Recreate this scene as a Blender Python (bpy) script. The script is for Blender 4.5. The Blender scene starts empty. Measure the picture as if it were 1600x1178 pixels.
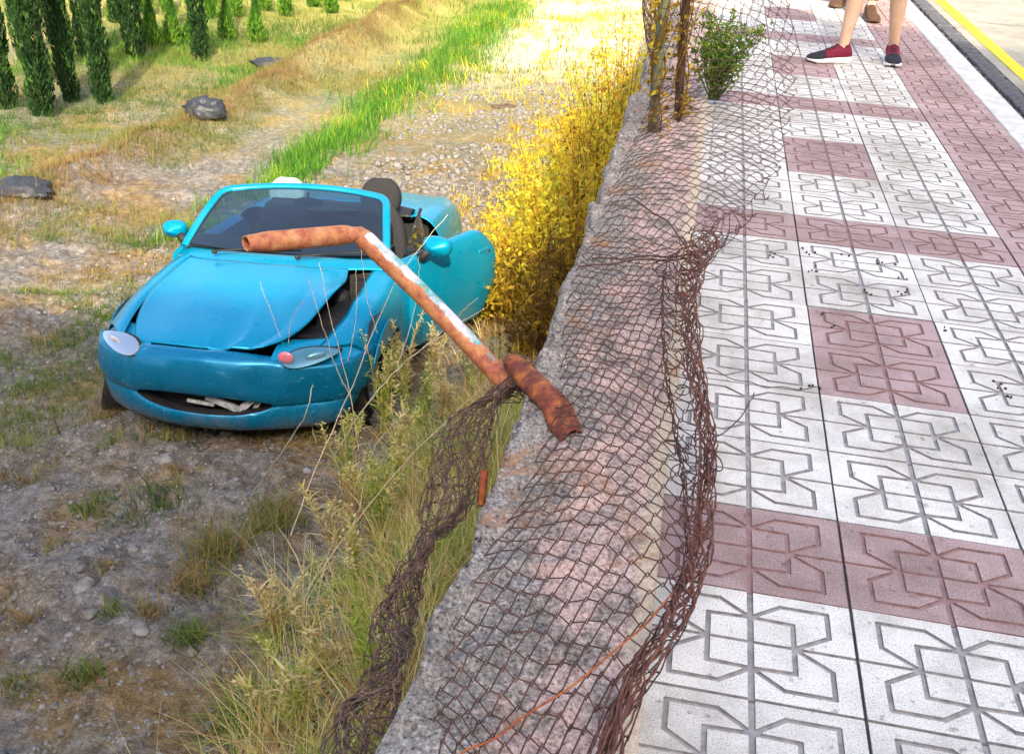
import bpy, bmesh, math, random
import numpy as np
from mathutils import Vector, Matrix, Euler, geometry
random.seed(7)
rng = np.random.default_rng(7)
scene = bpy.context.scene
col = scene.collection
PI = math.pi

# ------------------------------------------------------------------ camera, sky, sun, exposure
S = 0.42                                   # width of one paving tile in metres; tiles are 0.42 x 0.315
TW, TD = S, S * 0.75
CAM_ROT = (1.063138323909425, -0.05303880632024015, 0.19159552962590967)
CAM_LOC = (-0.609563725891069 * S, -4.253766165565793 * S, 3.448149301551709 * S)
cam_data = bpy.data.cameras.new('camera')
cam_data.sensor_width = 36.0
cam_data.lens = 36.0 * 1600.07 / 1600.0
cam_data.clip_start = 0.05
cam_data.clip_end = 2000
cam = bpy.data.objects.new('camera', cam_data)
cam.location = CAM_LOC
cam.rotation_euler = CAM_ROT
col.objects.link(cam)
scene.camera = cam

SUN_AZ = math.atan2(0.26, -0.966)           # direction towards the sun, measured from +Y to +X
SUN_EL = math.radians(36)
world = bpy.data.worlds.new('World')
scene.world = world
world.use_nodes = True
wn = world.node_tree.nodes
wl = world.node_tree.links
for n in list(wn): wn.remove(n)
sky = wn.new('ShaderNodeTexSky')
sky.sky_type = 'NISHITA'
sky.sun_disc = False
sky.sun_elevation = SUN_EL
sky.sun_rotation = SUN_AZ
sky.dust_density = 6.0
sky.ozone_density = 0.3
bg = wn.new('ShaderNodeBackground')
bg.inputs['Strength'].default_value = 0.15
wo = wn.new('ShaderNodeOutputWorld')
wl.new(sky.outputs[0], bg.inputs['Color'])
wl.new(bg.outputs[0], wo.inputs['Surface'])
sun_data = bpy.data.lights.new('sun', 'SUN')
sun_data.energy = 2.7
sun_data.angle = math.radians(0.6)
sun_data.color = (1.0, 0.86, 0.60)
sun = bpy.data.objects.new('sun', sun_data)
sdir = Vector((math.sin(SUN_AZ) * math.cos(SUN_EL), math.cos(SUN_AZ) * math.cos(SUN_EL), math.sin(SUN_EL)))
sun.rotation_euler = sdir.to_track_quat('Z', 'Y').to_euler()
sun.location = sdir * 60
col.objects.link(sun)
vs = scene.view_settings
vs.view_transform = 'Standard'
vs.look = 'None'
vs.gamma = 1.0
vs.use_curve_mapping = False
vs.exposure = 1.7

# ------------------------------------------------------------------ helpers
_f, _M, _C = 1600.07, Euler(CAM_ROT, 'XYZ').to_matrix(), Vector(CAM_LOC)
def ray(px, py):
    return _M @ Vector(((px - 800) / _f, -(py - 589) / _f, -1.0))
def at(px, py, z):
    """world point at height z seen at photo pixel (px, py)"""
    d = ray(px, py)
    return _C + d * ((z - _C.z) / d.z)
def at_depth(px, py, dist):
    return _C + ray(px, py) * dist

def ip(xs, ys):
    """smooth monotone-ish cubic interpolation"""
    xs = np.array(xs, float); ys = np.array(ys, float)
    m = np.gradient(ys, xs)
    def f(x):
        x = np.clip(np.asarray(x, float), xs[0], xs[-1])
        i = np.clip(np.searchsorted(xs, x) - 1, 0, len(xs) - 2)
        h = xs[i + 1] - xs[i]; t = (x - xs[i]) / h
        return ((2*t**3 - 3*t**2 + 1) * ys[i] + (t**3 - 2*t**2 + t) * h * m[i] +
                (-2*t**3 + 3*t**2) * ys[i + 1] + (t**3 - t**2) * h * m[i + 1])
    return f
def sstep(a, b, x):
    t = np.clip((np.asarray(x, float) - a) / (b - a), 0, 1)
    return t * t * (3 - 2 * t)

_perm = rng.random((256, 256))
def vnoise(x, y):
    x = np.asarray(x, float); y = np.asarray(y, float)
    xi = np.floor(x).astype(int); yi = np.floor(y).astype(int)
    fx = x - xi; fy = y - yi
    fx = fx*fx*(3-2*fx); fy = fy*fy*(3-2*fy)
    g = lambda a, b: _perm[a % 256, b % 256]
    return ((g(xi, yi)*(1-fx) + g(xi+1, yi)*fx)*(1-fy) + (g(xi, yi+1)*(1-fx) + g(xi+1, yi+1)*fx)*fy)*2 - 1
def fbm(x, y, o=4, gain=.5):
    s = 0; a = 1.0; f = 1.0
    for k in range(o):
        s = s + a * vnoise(x*f + 17.3*k, y*f + 5.1*k); a *= gain; f *= 2.03
    return s
def cells(x, y):
    """rounded lumps: 0 at cell edges, 1 in lump centres"""
    x = np.asarray(x, float); y = np.asarray(y, float)
    xi = np.floor(x).astype(int); yi = np.floor(y).astype(int)
    d1 = np.full(np.broadcast(x, y).shape, 9.0)
    for a in (-1, 0, 1):
        for b in (-1, 0, 1):
            cx = xi + a; cy = yi + b
            px = cx + _perm[cx % 256, cy % 256]; py = cy + _perm[(cx + 91) % 256, (cy + 47) % 256]
            d1 = np.minimum(d1, (px - x)**2 + (py - y)**2)
    return np.clip(1 - d1 * 1.6, 0, 1)

def tag(o, label=None, cat=None, group=None, kind=None):
    if label: o['label'] = label
    if cat: o['category'] = cat
    if group: o['group'] = group
    if kind: o['kind'] = kind
    return o
def empty(name, loc=(0, 0, 0), rot=(0, 0, 0)):
    o = bpy.data.objects.new(name, None)
    o.empty_display_size = 0.1
    o.location = loc; o.rotation_euler = rot
    col.objects.link(o)
    return o
def link(name, me, mats, parent=None, smooth=False):
    o = bpy.data.objects.new(name, me)
    for m in (mats if isinstance(mats, (list, tuple)) else [mats]):
        me.materials.append(m)
    if smooth:
        me.polygons.foreach_set('use_smooth', [True] * len(me.polygons))
    if parent: o.parent = parent
    col.objects.link(o)
    return o
def mesh(name, v, f, mats, parent=None, smooth=False):
    me = bpy.data.meshes.new(name)
    me.from_pydata([tuple(map(float, p)) for p in v], [], [tuple(map(int, q)) for q in f])
    me.update()
    return link(name, me, mats, parent, smooth)
def np_mesh(name, V, F, mats, parent=None, smooth=False, tint=None):
    """V (n,3), F (m,k) arrays of equal-sized faces, or a list of such arrays"""
    me = bpy.data.meshes.new(name)
    Fs = F if isinstance(F, list) else [F]
    V = np.ascontiguousarray(V, dtype=np.float32)
    loops = np.concatenate([a.ravel() for a in Fs]).astype(np.int32)
    sizes = np.concatenate([np.full(len(a), a.shape[1]) for a in Fs]).astype(np.int32)
    starts = np.concatenate([[0], np.cumsum(sizes)[:-1]]).astype(np.int32)
    me.vertices.add(len(V)); me.vertices.foreach_set('co', V.ravel())
    me.loops.add(len(loops)); me.loops.foreach_set('vertex_index', loops)
    me.polygons.add(len(sizes)); me.polygons.foreach_set('loop_start', starts); me.polygons.foreach_set('loop_total', sizes)
    me.update(calc_edges=True)
    if tint is not None:
        a = me.attributes.new('tint', 'FLOAT', 'POINT')
        a.data.foreach_set('value', np.asarray(tint, np.float32))
    return link(name, me, mats, parent, smooth)
def grid(name, P, mats, parent=None, smooth=True, skip=None, thick=0, off=-1, closed=False):
    """P (r,c,3) surface grid"""
    P = np.asarray(P, float); r, c = P.shape[:2]
    F = []
    for i in range(r - 1):
        for j in range(c if closed else c - 1):
            if skip is not None and skip(i, j): continue
            k = (j + 1) % c
            F.append((i*c + j, i*c + k, (i+1)*c + k, (i+1)*c + j))
    me = bpy.data.meshes.new(name)
    me.from_pydata([tuple(p) for p in P.reshape(-1, 3)], [], F)
    bm = bmesh.new(); bm.from_mesh(me)
    bmesh.ops.remove_doubles(bm, verts=bm.verts, dist=1e-5)
    loose = [v for v in bm.verts if not v.link_faces]
    bmesh.ops.delete(bm, geom=loose, context='VERTS')
    bm.to_mesh(me); bm.free()
    o = link(name, me, mats, parent, smooth)
    if thick:
        m = o.modifiers.new('thickness', 'SOLIDIFY'); m.thickness = thick; m.offset = off
    return o
def tube_arrays(pts, rad, n=6, cap=True, up=None):
    """swept tube; rad scalar or per point"""
    pts = [Vector(p) for p in pts]
    rad = [rad] * len(pts) if not hasattr(rad, '__len__') else rad
    V = []; F = []
    prev = None
    for i, p in enumerate(pts):
        t = (pts[min(i+1, len(pts)-1)] - pts[max(i-1, 0)])
        if t.length < 1e-9: t = Vector((0, 0, 1))
        t.normalize()
        if prev is None:
            a = Vector((0, 0, 1)) if abs(t.z) < .9 else Vector((1, 0, 0))
            nrm = t.cross(a).normalized()
        else:
            nrm = (prev - t * prev.dot(t))
            nrm = nrm.normalized() if nrm.length > 1e-6 else t.orthogonal().normalized()
        prev = nrm
        b = t.cross(nrm)
        for k in range(n):
            a = 2 * PI * k / n
            V.append(p + (nrm * math.cos(a) + b * math.sin(a)) * rad[i])
    for i in range(len(pts) - 1):
        for k in range(n):
            F.append((i*n + k, i*n + (k+1) % n, (i+1)*n + (k+1) % n, (i+1)*n + k))
    if cap:
        F.append(tuple(range(n))[::-1]); F.append(tuple(range((len(pts)-1)*n, len(pts)*n)))
    return V, F
class MB:
    def __init__(s): s.v = []; s.f = []; s.m = []
    def add(s, V, F, mi=0):
        o = len(s.v); s.v += [tuple(v) for v in V]; s.f += [tuple(i + o for i in q) for q in F]; s.m += [mi] * len(F)
        return s
    def tube(s, pts, rad, n=8, mi=0, cap=True): return s.add(*tube_arrays(pts, rad, n, cap), mi)
    def box(s, c, d, rot=None, mi=0, taper=1.0):
        cx, cy, cz = c; dx, dy, dz = d[0]/2, d[1]/2, d[2]/2
        V = [Vector((x*dx*(taper if z > 0 else 1), y*dy*(taper if z > 0 else 1), z*dz)) for z in (-1, 1) for y in (-1, 1) for x in (-1, 1)]
        if rot is not None: V = [rot @ v for v in V]
        V = [v + Vector(c) for v in V]
        return s.add(V, [(0,2,3,1),(4,5,7,6),(0,1,5,4),(2,6,7,3),(0,4,6,2),(1,3,7,5)], mi)
    def lathe(s, prof, n=32, axis='X', c=(0,0,0), mi=0, closed=False):
        """prof: (along axis, radius)"""
        V = []; F = []
        m = len(prof)
        for k in range(n):
            a = 2*PI*k/n
            for (h, r) in prof:
                p = (h, r*math.cos(a), r*math.sin(a)) if axis == 'X' else (r*math.cos(a), r*math.sin(a), h)
                V.append((p[0]+c[0], p[1]+c[1], p[2]+c[2]))
        for k in range(n):
            for i in range(m - (0 if closed else 1)):
                j = (i + 1) % m
                F.append((k*m+i, k*m+j, ((k+1) % n)*m+j, ((k+1) % n)*m+i))
        return s.add(V, F, mi)
    def ell(s, c, r, nu=16, nv=10, mi=0, rot=None):
        V = []; F = []
        for i in range(nv + 1):
            th = PI * i / nv
            for k in range(nu):
                ph = 2*PI*k/nu
                v = Vector((r[0]*math.sin(th)*math.cos(ph), r[1]*math.sin(th)*math.sin(ph), r[2]*math.cos(th)))
                if rot is not None: v = rot @ v
                V.append(v + Vector(c))
        for i in range(nv):
            for k in range(nu):
                F.append((i*nu+k, (i+1)*nu+k, (i+1)*nu+(k+1) % nu, i*nu+(k+1) % nu))
        return s.add(V, F, mi)
    def build(s, name, mats, parent=None, smooth=False, bevel=0, sub=0):
        me = bpy.data.meshes.new(name)
        me.from_pydata(s.v, [], s.f)
        o = link(name, me, mats, parent, smooth)
        me.polygons.foreach_set('material_index', s.m)
        bm = bmesh.new(); bm.from_mesh(me)
        bmesh.ops.remove_doubles(bm, verts=bm.verts, dist=1e-6)
        bmesh.ops.recalc_face_normals(bm, faces=bm.faces)
        bm.to_mesh(me); bm.free()
        if bevel:
            b = o.modifiers.new('bevel', 'BEVEL'); b.width = bevel; b.segments = 2; b.limit_method = 'ANGLE'
        if sub:
            b = o.modifiers.new('sub', 'SUBSURF'); b.levels = sub; b.render_levels = sub
        return o
def dup(o, parent=None):
    c = o.copy(); col.objects.link(c)
    if parent is not None: c.parent = parent
    for ch in list(o.children): dup(ch, c)
    return c

# ------------------------------------------------------------------ materials
def mat(name, base=(.5,.5,.5), rough=.6, metal=0.0, spec=.5, coat=0.0):
    m = bpy.data.materials.new(name); m.use_nodes = True
    b = m.node_tree.nodes['Principled BSDF']
    b.inputs['Base Color'].default_value = (*base, 1)
    b.inputs['Roughness'].default_value = rough
    b.inputs['Metallic'].default_value = metal
    b.inputs['Specular IOR Level'].default_value = spec
    b.inputs['Coat Weight'].default_value = coat
    b.inputs['Coat Roughness'].default_value = .05
    return m
def nodes(m):
    nt = m.node_tree
    return nt, nt.nodes, nt.links, nt.nodes['Principled BSDF']
def noise_node(nt, scale, detail=6, rough=.6, coords='Object', dist=0.0):
    tc = nt.nodes.new('ShaderNodeTexCoord'); n = nt.nodes.new('ShaderNodeTexNoise')
    n.inputs['Scale'].default_value = scale; n.inputs['Detail'].default_value = detail
    n.inputs['Roughness'].default_value = rough; n.inputs['Distortion'].default_value = dist
    nt.links.new(tc.outputs[coords], n.inputs['Vector'])
    return n
def ramp(nt, fac, stops, mode='LINEAR'):
    r = nt.nodes.new('ShaderNodeValToRGB'); e = r.color_ramp.elements; r.color_ramp.interpolation = mode
    while len(e) < len(stops): e.new(.5)
    for k, (p, c) in enumerate(stops):
        e[k].position = p; e[k].color = (*c, 1) if len(c) == 3 else c
    nt.links.new(fac, r.inputs['Fac'])
    return r
def mix(nt, fac, a, b, mode='MIX'):
    n = nt.nodes.new('ShaderNodeMix'); n.data_type = 'RGBA'; n.blend_type = mode
    for sock, v in ((n.inputs[0], fac), (n.inputs[6], a), (n.inputs[7], b)):
        if isinstance(v, bpy.types.NodeSocket): nt.links.new(v, sock)
        elif isinstance(v, (int, float)): sock.default_value = v
        else: sock.default_value = (*v, 1)
    return n.outputs[2]
def bump(nt, height, strength=.5, dist=.01):
    b = nt.nodes.new('ShaderNodeBump'); b.inputs['Strength'].default_value = strength; b.inputs['Distance'].default_value = dist
    nt.links.new(height, b.inputs['Height'])
    nt.links.new(b.outputs[0], nt.nodes['Principled BSDF'].inputs['Normal'])
    return b
def noisy(name, stops, scale=8, rough=.8, bumps=None, coords='Object', detail=6, spec=.3, metal=0.0, dist=0.0):
    """stops: colour ramp over noise; bumps: (scale, strength, distance)"""
    m = mat(name, rough=rough, spec=spec, metal=metal); nt, N, L, B = nodes(m)
    n = noise_node(nt, scale, detail, .65, coords, dist)
    r = ramp(nt, n.outputs['Fac'], stops)
    L.new(r.outputs[0], B.inputs['Base Color'])
    if bumps:
        n2 = noise_node(nt, bumps[0], 5, .6, coords)
        bump(nt, n2.outputs['Fac'], bumps[1], bumps[2])
    return m
def leafy(name, stops, rough=.6, trans=.35):
    """plant material coloured by the per-blade tint attribute"""
    m = mat(name, rough=rough, spec=.25); nt, N, L, B = nodes(m)
    a = N.new('ShaderNodeAttribute'); a.attribute_name = 'tint'
    r = ramp(nt, a.outputs['Fac'], stops)
    L.new(r.outputs[0], B.inputs['Base Color'])
    if trans:
        t = N.new('ShaderNodeBsdfTranslucent'); L.new(r.outputs[0], t.inputs['Color'])
        mx = N.new('ShaderNodeMixShader'); mx.inputs[0].default_value = trans
        L.new(B.outputs[0], mx.inputs[1]); L.new(t.outputs[0], mx.inputs[2])
        L.new(mx.outputs[0], N['Material Output'].inputs['Surface'])
    return m
# ------------------------------------------------------------------ terrain (a field about two metres below the pavement)
CAR_P = Vector((-2.709, 2.646, -1.855))
CAR_R = Euler((math.radians(-7.57), math.radians(-2.49), math.radians(2.81)), 'XYZ')
_n = CAR_R.to_matrix() @ Vector((0, 0, 1))
WALL_L, WALL_R = -0.61, -0.205
def terrain(x, y, detail=True):
    x = np.asarray(x, float); y = np.asarray(y, float)
    ys = y - CAR_P.y
    ye = np.where(ys > 2.2, 2.2 + 2.6 * (1 - np.exp(-(ys - 2.2) / 2.6)), np.where(ys < -3, -3 - .3 * (1 - np.exp((ys + 3) / .3)), ys))
    xe = np.clip(x - CAR_P.x, -5, 2.2)
    z = CAR_P.z - (_n.x * xe + _n.y * ye) / _n.z - .015
    # bank at the foot of the wall
    z = z + .34 * sstep(-1.75, -.75, x) * (1 - .25 * sstep(3, 6, y))
    # old furrow ridge on the left, shallow furrows elsewhere
    wob = .25 * vnoise(y * .35, 3.3)
    z = z + (.34 + .22 * sstep(13, 17, y)) * np.exp(-((x + 7.05 + wob - .05 * np.clip(y - 12, 0, 14)) / .42)**2) * sstep(5.5, 8, y) * (1 - sstep(24, 27, y)) * (.7 + .3 * vnoise(x*.9, y * .9))
    z = z + .05 * np.exp(-((x + 4.75 + wob * .6) / .4)**2) * sstep(6.5, 8.5, y)
    z = z - .04 * np.exp(-((x + 3.5) / .6)**2) * sstep(7, 9, y)
    # sunken wheel ruts left of and in front of the car
    z = z - .05 * np.exp(-((x + 3.5) / .22)**2) * sstep(-.5, .8, y) * (1 - sstep(2.3, 3.0, y))
    z = z - np.where(x > -.55, 1.2, 0)
    if detail:
        near = 1 - sstep(9, 16, y)
        z = z + .045 * fbm(x * 1.1, y * 1.1, 3) + near * (.030 * fbm(x * 4.5 + 9, y * 4.5, 3) +
            .062 * cells(x * 5.5 + .5 * vnoise(x*3, y*3), y * 5.5) * sstep(-.15, .5, fbm(x * .8 + 3, y * .8, 2)) +
            .034 * cells(x * 12, y * 12) * sstep(-.3, .4, fbm(x * 1.3, y * 1.3 + 8, 2)))
    return z
def ground(px, py):
    """point of the terrain seen at a photo pixel"""
    d = ray(px, py); z = -1.8
    for _ in range(25):
        p = _C + d * ((z - _C.z) / d.z)
        z = .5 * z + .5 * float(terrain(p.x, p.y, False))
    return Vector((p.x, p.y, float(terrain(p.x, p.y))))

def soil_material():
    m = mat('dry_soil', rough=.95, spec=.15); nt, N, L, B = nodes(m)
    a = noise_node(nt, 1.1, 8, .7); b = noise_node(nt, 14, 6, .7); c = noise_node(nt, 85, 5, .7)
    base = ramp(nt, b.outputs['Fac'], [(.30, (.10, .095, .092)), (.46, (.175, .16, .148)), (.60, (.29, .273, .26)), (.74, (.46, .445, .435))])
    straw = ramp(nt, b.outputs['Fac'], [(.3, (.09, .058, .028)), (.5, (.24, .165, .08)), (.75, (.40, .30, .16))])
    f = ramp(nt, a.outputs['Fac'], [(.46, (0, 0, 0)), (.60, (1, 1, 1))])
    near = mix(nt, f.outputs[0], base.outputs[0], straw.outputs[0])
    # the field further off is drier and paler
    tc = N.new('ShaderNodeTexCoord'); sx = N.new('ShaderNodeSeparateXYZ'); L.new(tc.outputs['Object'], sx.inputs[0])
    mr = N.new('ShaderNodeMapRange'); mr.inputs['From Min'].default_value = 9; mr.inputs['From Max'].default_value = 20
    L.new(sx.outputs['Y'], mr.inputs['Value'])
    far = ramp(nt, a.outputs['Fac'], [(.35, (.15, .19, .03)), (.5, (.31, .30, .075)), (.7, (.45, .38, .17))])
    out = mix(nt, mr.outputs[0], near, far.outputs[0])
    # sun glare put into the colour as a pale patch far up the field
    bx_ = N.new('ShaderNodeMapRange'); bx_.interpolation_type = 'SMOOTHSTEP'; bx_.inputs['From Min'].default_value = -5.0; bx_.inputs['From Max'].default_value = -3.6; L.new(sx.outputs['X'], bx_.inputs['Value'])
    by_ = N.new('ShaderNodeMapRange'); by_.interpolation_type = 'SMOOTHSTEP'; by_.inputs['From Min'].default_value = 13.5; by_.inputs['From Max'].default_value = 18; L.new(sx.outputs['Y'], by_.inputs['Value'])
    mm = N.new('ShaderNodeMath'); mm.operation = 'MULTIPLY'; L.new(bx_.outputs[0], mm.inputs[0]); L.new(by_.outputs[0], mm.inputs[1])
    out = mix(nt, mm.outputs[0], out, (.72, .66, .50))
    grain = ramp(nt, c.outputs['Fac'], [(.35, (.50, .48, .46)), (.5, (.95, .95, .95)), (.65, (1.35, 1.35, 1.35))])
    out = mix(nt, .8, out, grain.outputs[0], 'MULTIPLY')
    vo = N.new('ShaderNodeTexVoronoi'); vo.feature = 'DISTANCE_TO_EDGE'; vo.inputs['Scale'].default_value = 26
    tv = N.new('ShaderNodeTexCoord'); wv = N.new('ShaderNodeVectorMath'); wv.operation = 'MULTIPLY_ADD'; wv.inputs[1].default_value = (.16, .16, .16)
    L.new(b.outputs['Color'], wv.inputs[0]); L.new(tv.outputs['Object'], wv.inputs[2]); L.new(wv.outputs[0], vo.inputs['Vector'])
    ck = ramp(nt, vo.outputs['Distance'], [(.0, (.40, .38, .37)), (.07, (1, 1, 1))])
    out = mix(nt, .38, out, ck.outputs[0], 'MULTIPLY')
    L.new(out, B.inputs['Base Color'])
    hs = N.new('ShaderNodeMath'); hs.operation = 'MULTIPLY_ADD'; hs.inputs[1].default_value = 1.2; L.new(vo.outputs['Distance'], hs.inputs[0]); L.new(c.outputs['Fac'], hs.inputs[2])
    bump(nt, hs.outputs[0], .8, .012)
    return m
xs = np.concatenate([-np.geomspace(400, 14, 22), np.arange(-13, -7.6, .16), np.arange(-7.5, -5.2, .06), np.arange(-5.2, -.57, .026), [-.54, .5, 3, 12, 60, 400]])
ys_ = np.concatenate([[-400, -60, -12, -4, -1.5], np.arange(-1.2, 5.2, .027), np.arange(5.22, 9, .05), np.arange(9.05, 16, .11), np.arange(16.2, 30, .4), np.geomspace(30.8, 900, 24)])
GX, GY = np.meshgrid(xs, ys_)
GZ = terrain(GX, GY)
r_, c_ = GX.shape
idx = np.arange(r_ * c_).reshape(r_, c_)
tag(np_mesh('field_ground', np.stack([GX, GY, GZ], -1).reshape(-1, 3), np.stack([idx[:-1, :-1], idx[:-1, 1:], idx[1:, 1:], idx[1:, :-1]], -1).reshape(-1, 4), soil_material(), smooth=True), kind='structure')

# ------------------------------------------------------------------ pavement of relief tiles
def tile_mat(name, stops, groove, speck):
    m = mat(name, rough=.72, spec=.35); nt, N, L, B = nodes(m)
    tc = N.new('ShaderNodeTexCoord'); oi = N.new('ShaderNodeObjectInfo')
    n = noise_node(nt, 260, 3, .7); big = noise_node(nt, 2.3, 5, .65, 'Generated')
    # Object coordinates differ per tile through the random value of each object
    add = N.new('ShaderNodeVectorMath'); add.operation = 'ADD'
    sc_ = N.new('ShaderNodeVectorMath'); sc_.operation = 'SCALE'; sc_.inputs[0].default_value = (37, 91, 13)
    L.new(oi.outputs['Random'], sc_.inputs['Scale'])
    L.new(tc.outputs['Object'], add.inputs[0]); L.new(sc_.outputs[0], add.inputs[1])
    mp = N.new('ShaderNodeVectorMath'); mp.operation = 'SCALE'; mp.inputs['Scale'].default_value = 1.0
    L.new(add.outputs[0], mp.inputs[0])
    L.new(mp.outputs[0], big.inputs['Vector']); big.inputs['Scale'].default_value = 7
    r = ramp(nt, n.outputs['Fac'], stops)
    d = ramp(nt, big.outputs['Fac'], [(.3, (.80, .78, .77)), (.55, (1, 1, 1))])
    c = mix(nt, .9, r.outputs[0], d.outputs[0], 'MULTIPLY')
    ge = N.new('ShaderNodeNewGeometry'); sn = N.new('ShaderNodeTexNoise'); sn.inputs['Scale'].default_value = 2.1; sn.inputs['Detail'].default_value = 7; sn.inputs['Roughness'].default_value = .7
    L.new(ge.outputs['Position'], sn.inputs['Vector'])
    stn = ramp(nt, sn.outputs['Fac'], [(.34, (.52, .49, .45)), (.55, (1, 1, 1))])
    c = mix(nt, .85, c, stn.outputs[0], 'MULTIPLY')
    sp = N.new('ShaderNodeTexNoise'); sp.inputs['Scale'].default_value = 31; sp.inputs['Detail'].default_value = 4; L.new(ge.outputs['Position'], sp.inputs['Vector'])
    spt = ramp(nt, sp.outputs['Fac'], [(.29, (.40, .37, .34)), (.36, (1, 1, 1))])
    c = mix(nt, .7, c, spt.outputs[0], 'MULTIPLY')
    v = N.new('ShaderNodeHueSaturation'); rr = N.new('ShaderNodeMapRange')
    rr.inputs['To Min'].default_value = .9; rr.inputs['To Max'].default_value = 1.06
    L.new(oi.outputs['Random'], rr.inputs['Value']); L.new(rr.outputs[0], v.inputs['Value']); L.new(c, v.inputs['Color'])
    L.new(v.outputs[0], B.inputs['Base Color'])
    bump(nt, n.outputs['Fac'], .35, .002)
    return m
M_white = tile_mat('white_terrazzo', [(.33, (.26, .25, .245)), (.42, (.64, .62, .585)), (.55, (.77, .75, .71)), (.7, (.83, .81, .77))], 0, 0)
M_red = tile_mat('red_terrazzo', [(.30, (.21, .13, .125)), (.48, (.405, .288, .282)), (.75, (.62, .50, .49))], 0, 0)
M_grw = noisy('groove_dirt', [(.3, (.19, .185, .19)), (.7, (.42, .405, .41))], 40, .95)
M_grr = noisy('red_groove_dirt', [(.3, (.20, .12, .12)), (.7, (.38, .25, .25))], 40, .95)
M_mortar = noisy('joint_mortar', [(.3, (.08, .078, .08)), (.7, (.24, .23, .235))], 30, .95)

def tile_mesh(name, mats):
    """one relief tile: the pressed pattern is real, 6 mm deep"""
    w, d = TW / 2 - .0029, TD / 2 - .0031
    segs = []
    G = .0112
    def seg(a, b, t=G): segs.append((Vector((a[0]*TW, a[1]*TD)), Vector((b[0]*TW, b[1]*TD)), t))
    for sx in (1, -1):
        for sy in (1, -1):
            P = [(0, .235), (.15, .385), (.378, .385), (.378, .155), (.206, 0)]
            for a, b in zip(P, P[1:]): seg((a[0]*sx, a[1]*sy), (b[0]*sx, b[1]*sy))
            P = [(0, .235), (.206, .225), (.206, 0)]
            for a, b in zip(P, P[1:]): seg((a[0]*sx, a[1]*sy), (b[0]*sx, b[1]*sy))
        seg((0, 0), (.5*sx, 0), .0085)
    seg((0, -.5), (0, .5), .0135)
    quads = []
    verts = []; edges = []
    def addpoly(ps):
        o = len(verts); verts.extend(ps); n = len(ps)
        edges.extend([(o+i, o+(i+1) % n) for i in range(n)])
    addpoly([Vector((-w, -d)), Vector((w, -d)), Vector((w, d)), Vector((-w, d))])
    for a, b, t in segs:
        u = (b - a).normalized(); nrm = Vector((-u.y, u.x)) * t / 2
        a2 = a - u * t * .35; b2 = b + u * t * .35
        q = [a2 - nrm, b2 - nrm, b2 + nrm, a2 + nrm]
        q = [Vector((max(-w, min(w, p.x)), max(-d, min(d, p.y)))) for p in q]
        quads.append(q); addpoly(q)
    V, E, F, _, _, _ = geometry.delaunay_2d_cdt(verts, edges, [], 0, 1e-5)
    def inside(p):
        for q in quads:
            s = [(q[(i+1) % 4] - q[i]).cross(p - q[i]) for i in range(4)]
            if all(x > -1e-9 for x in s): return True
        return False
    vv = [(v.x, v.y, 0.0) for v in V] + [(v.x, v.y, -.006) for v in V]
    n = len(V); ff = []; mi = []
    flags = {}; ed = {}
    for k, f in enumerate(F):
        c = sum((V[i] for i in f), Vector((0, 0))) / len(f)
        if abs(c.x) > w or abs(c.y) > d: continue
        g = inside(c); flags[k] = g
        ff.append([i + n for i in f] if g else list(f)); mi.append(1 if g else 0)
        for a, b in zip(f, list(f[1:]) + [f[0]]): ed.setdefault((min(a, b), max(a, b)), []).append((k, a, b))
    for e, l in ed.items():
        if len(l) == 2 and flags[l[0][0]] != flags[l[1][0]]:
            k, a, b = l[0] if not flags[l[0][0]] else l[1]
            ff.append([b, a, a + n, b + n]); mi.append(1)
        elif len(l) == 1:
            k, a, b = l[0]; z = n if flags[k] else 0
            o = len(vv); vv += [(V[a].x, V[a].y, -.03), (V[b].x, V[b].y, -.03)]
            ff.append([b + z, a + z, o, o + 1]); mi.append(1)
    me = bpy.data.meshes.new(name)
    me.from_pydata(vv, [], ff)
    for m in mats: me.materials.append(m)
    me.polygons.foreach_set('material_index', mi)
    bm = bmesh.new(); bm.from_mesh(me); bmesh.ops.recalc_face_normals(bm, faces=bm.faces); bm.to_mesh(me); bm.free()
    return me
tile_w = tile_mesh('paving_tile', [M_white, M_grw])
tile_r = tile_mesh('paving_tile_red', [M_red, M_grr])
PAVE_R = 1.475                                                   # right edge of the tiles
b = MB(); b.box(((PAVE_R + WALL_R - .02) / 2, 140, -.095), (PAVE_R - WALL_R - .03, 300, .16))
sidewalk = tag(b.build('sidewalk', M_mortar), kind='structure')
def is_red(c, r):
    k = r % 7
    return c == 3 or k == 0 or (c == 1 and k in (3, 4))
ROWS = 44
for r in range(-3, ROWS):
    for c in range(0, 4):
        red = is_red(c, r)
        o = bpy.data.objects.new('paving_tile', tile_r if red else tile_w)
        o.location = (c * TW + random.uniform(-.0012, .0012), (r + .5) * TD + random.uniform(-.0012, .0012), random.uniform(-.0018, .0012))
        o.rotation_euler = (random.gauss(0, .0022), random.gauss(0, .0022), random.gauss(0, .0022) + (PI if random.random() < .5 else 0))
        if c == 3:                                               # border course is a little narrower
            o.scale.x = (PAVE_R - 2.5 * TW) / TW; o.location.x = (PAVE_R + 2.5 * TW) / 2
        o.parent = sidewalk; col.objects.link(o)
Vf = []; Ff = []; Mf = []
for r in range(ROWS, 260):
    for c in range(0, 4):
        x0, x1 = (c - .5) * TW + .004, (min((c + .5) * TW, PAVE_R)) - .004
        y0, y1 = r * TD + .004, (r + 1) * TD - .004
        o_ = len(Vf); Vf += [(x0, y0, 0), (x1, y0, 0), (x1, y1, 0), (x0, y1, 0)]; Ff.append((o_, o_+1, o_+2, o_+3)); Mf.append(1 if is_red(c, r) else 0)
far = mesh('paving_tile_course', Vf, Ff, [M_white, M_red], sidewalk)
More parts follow.
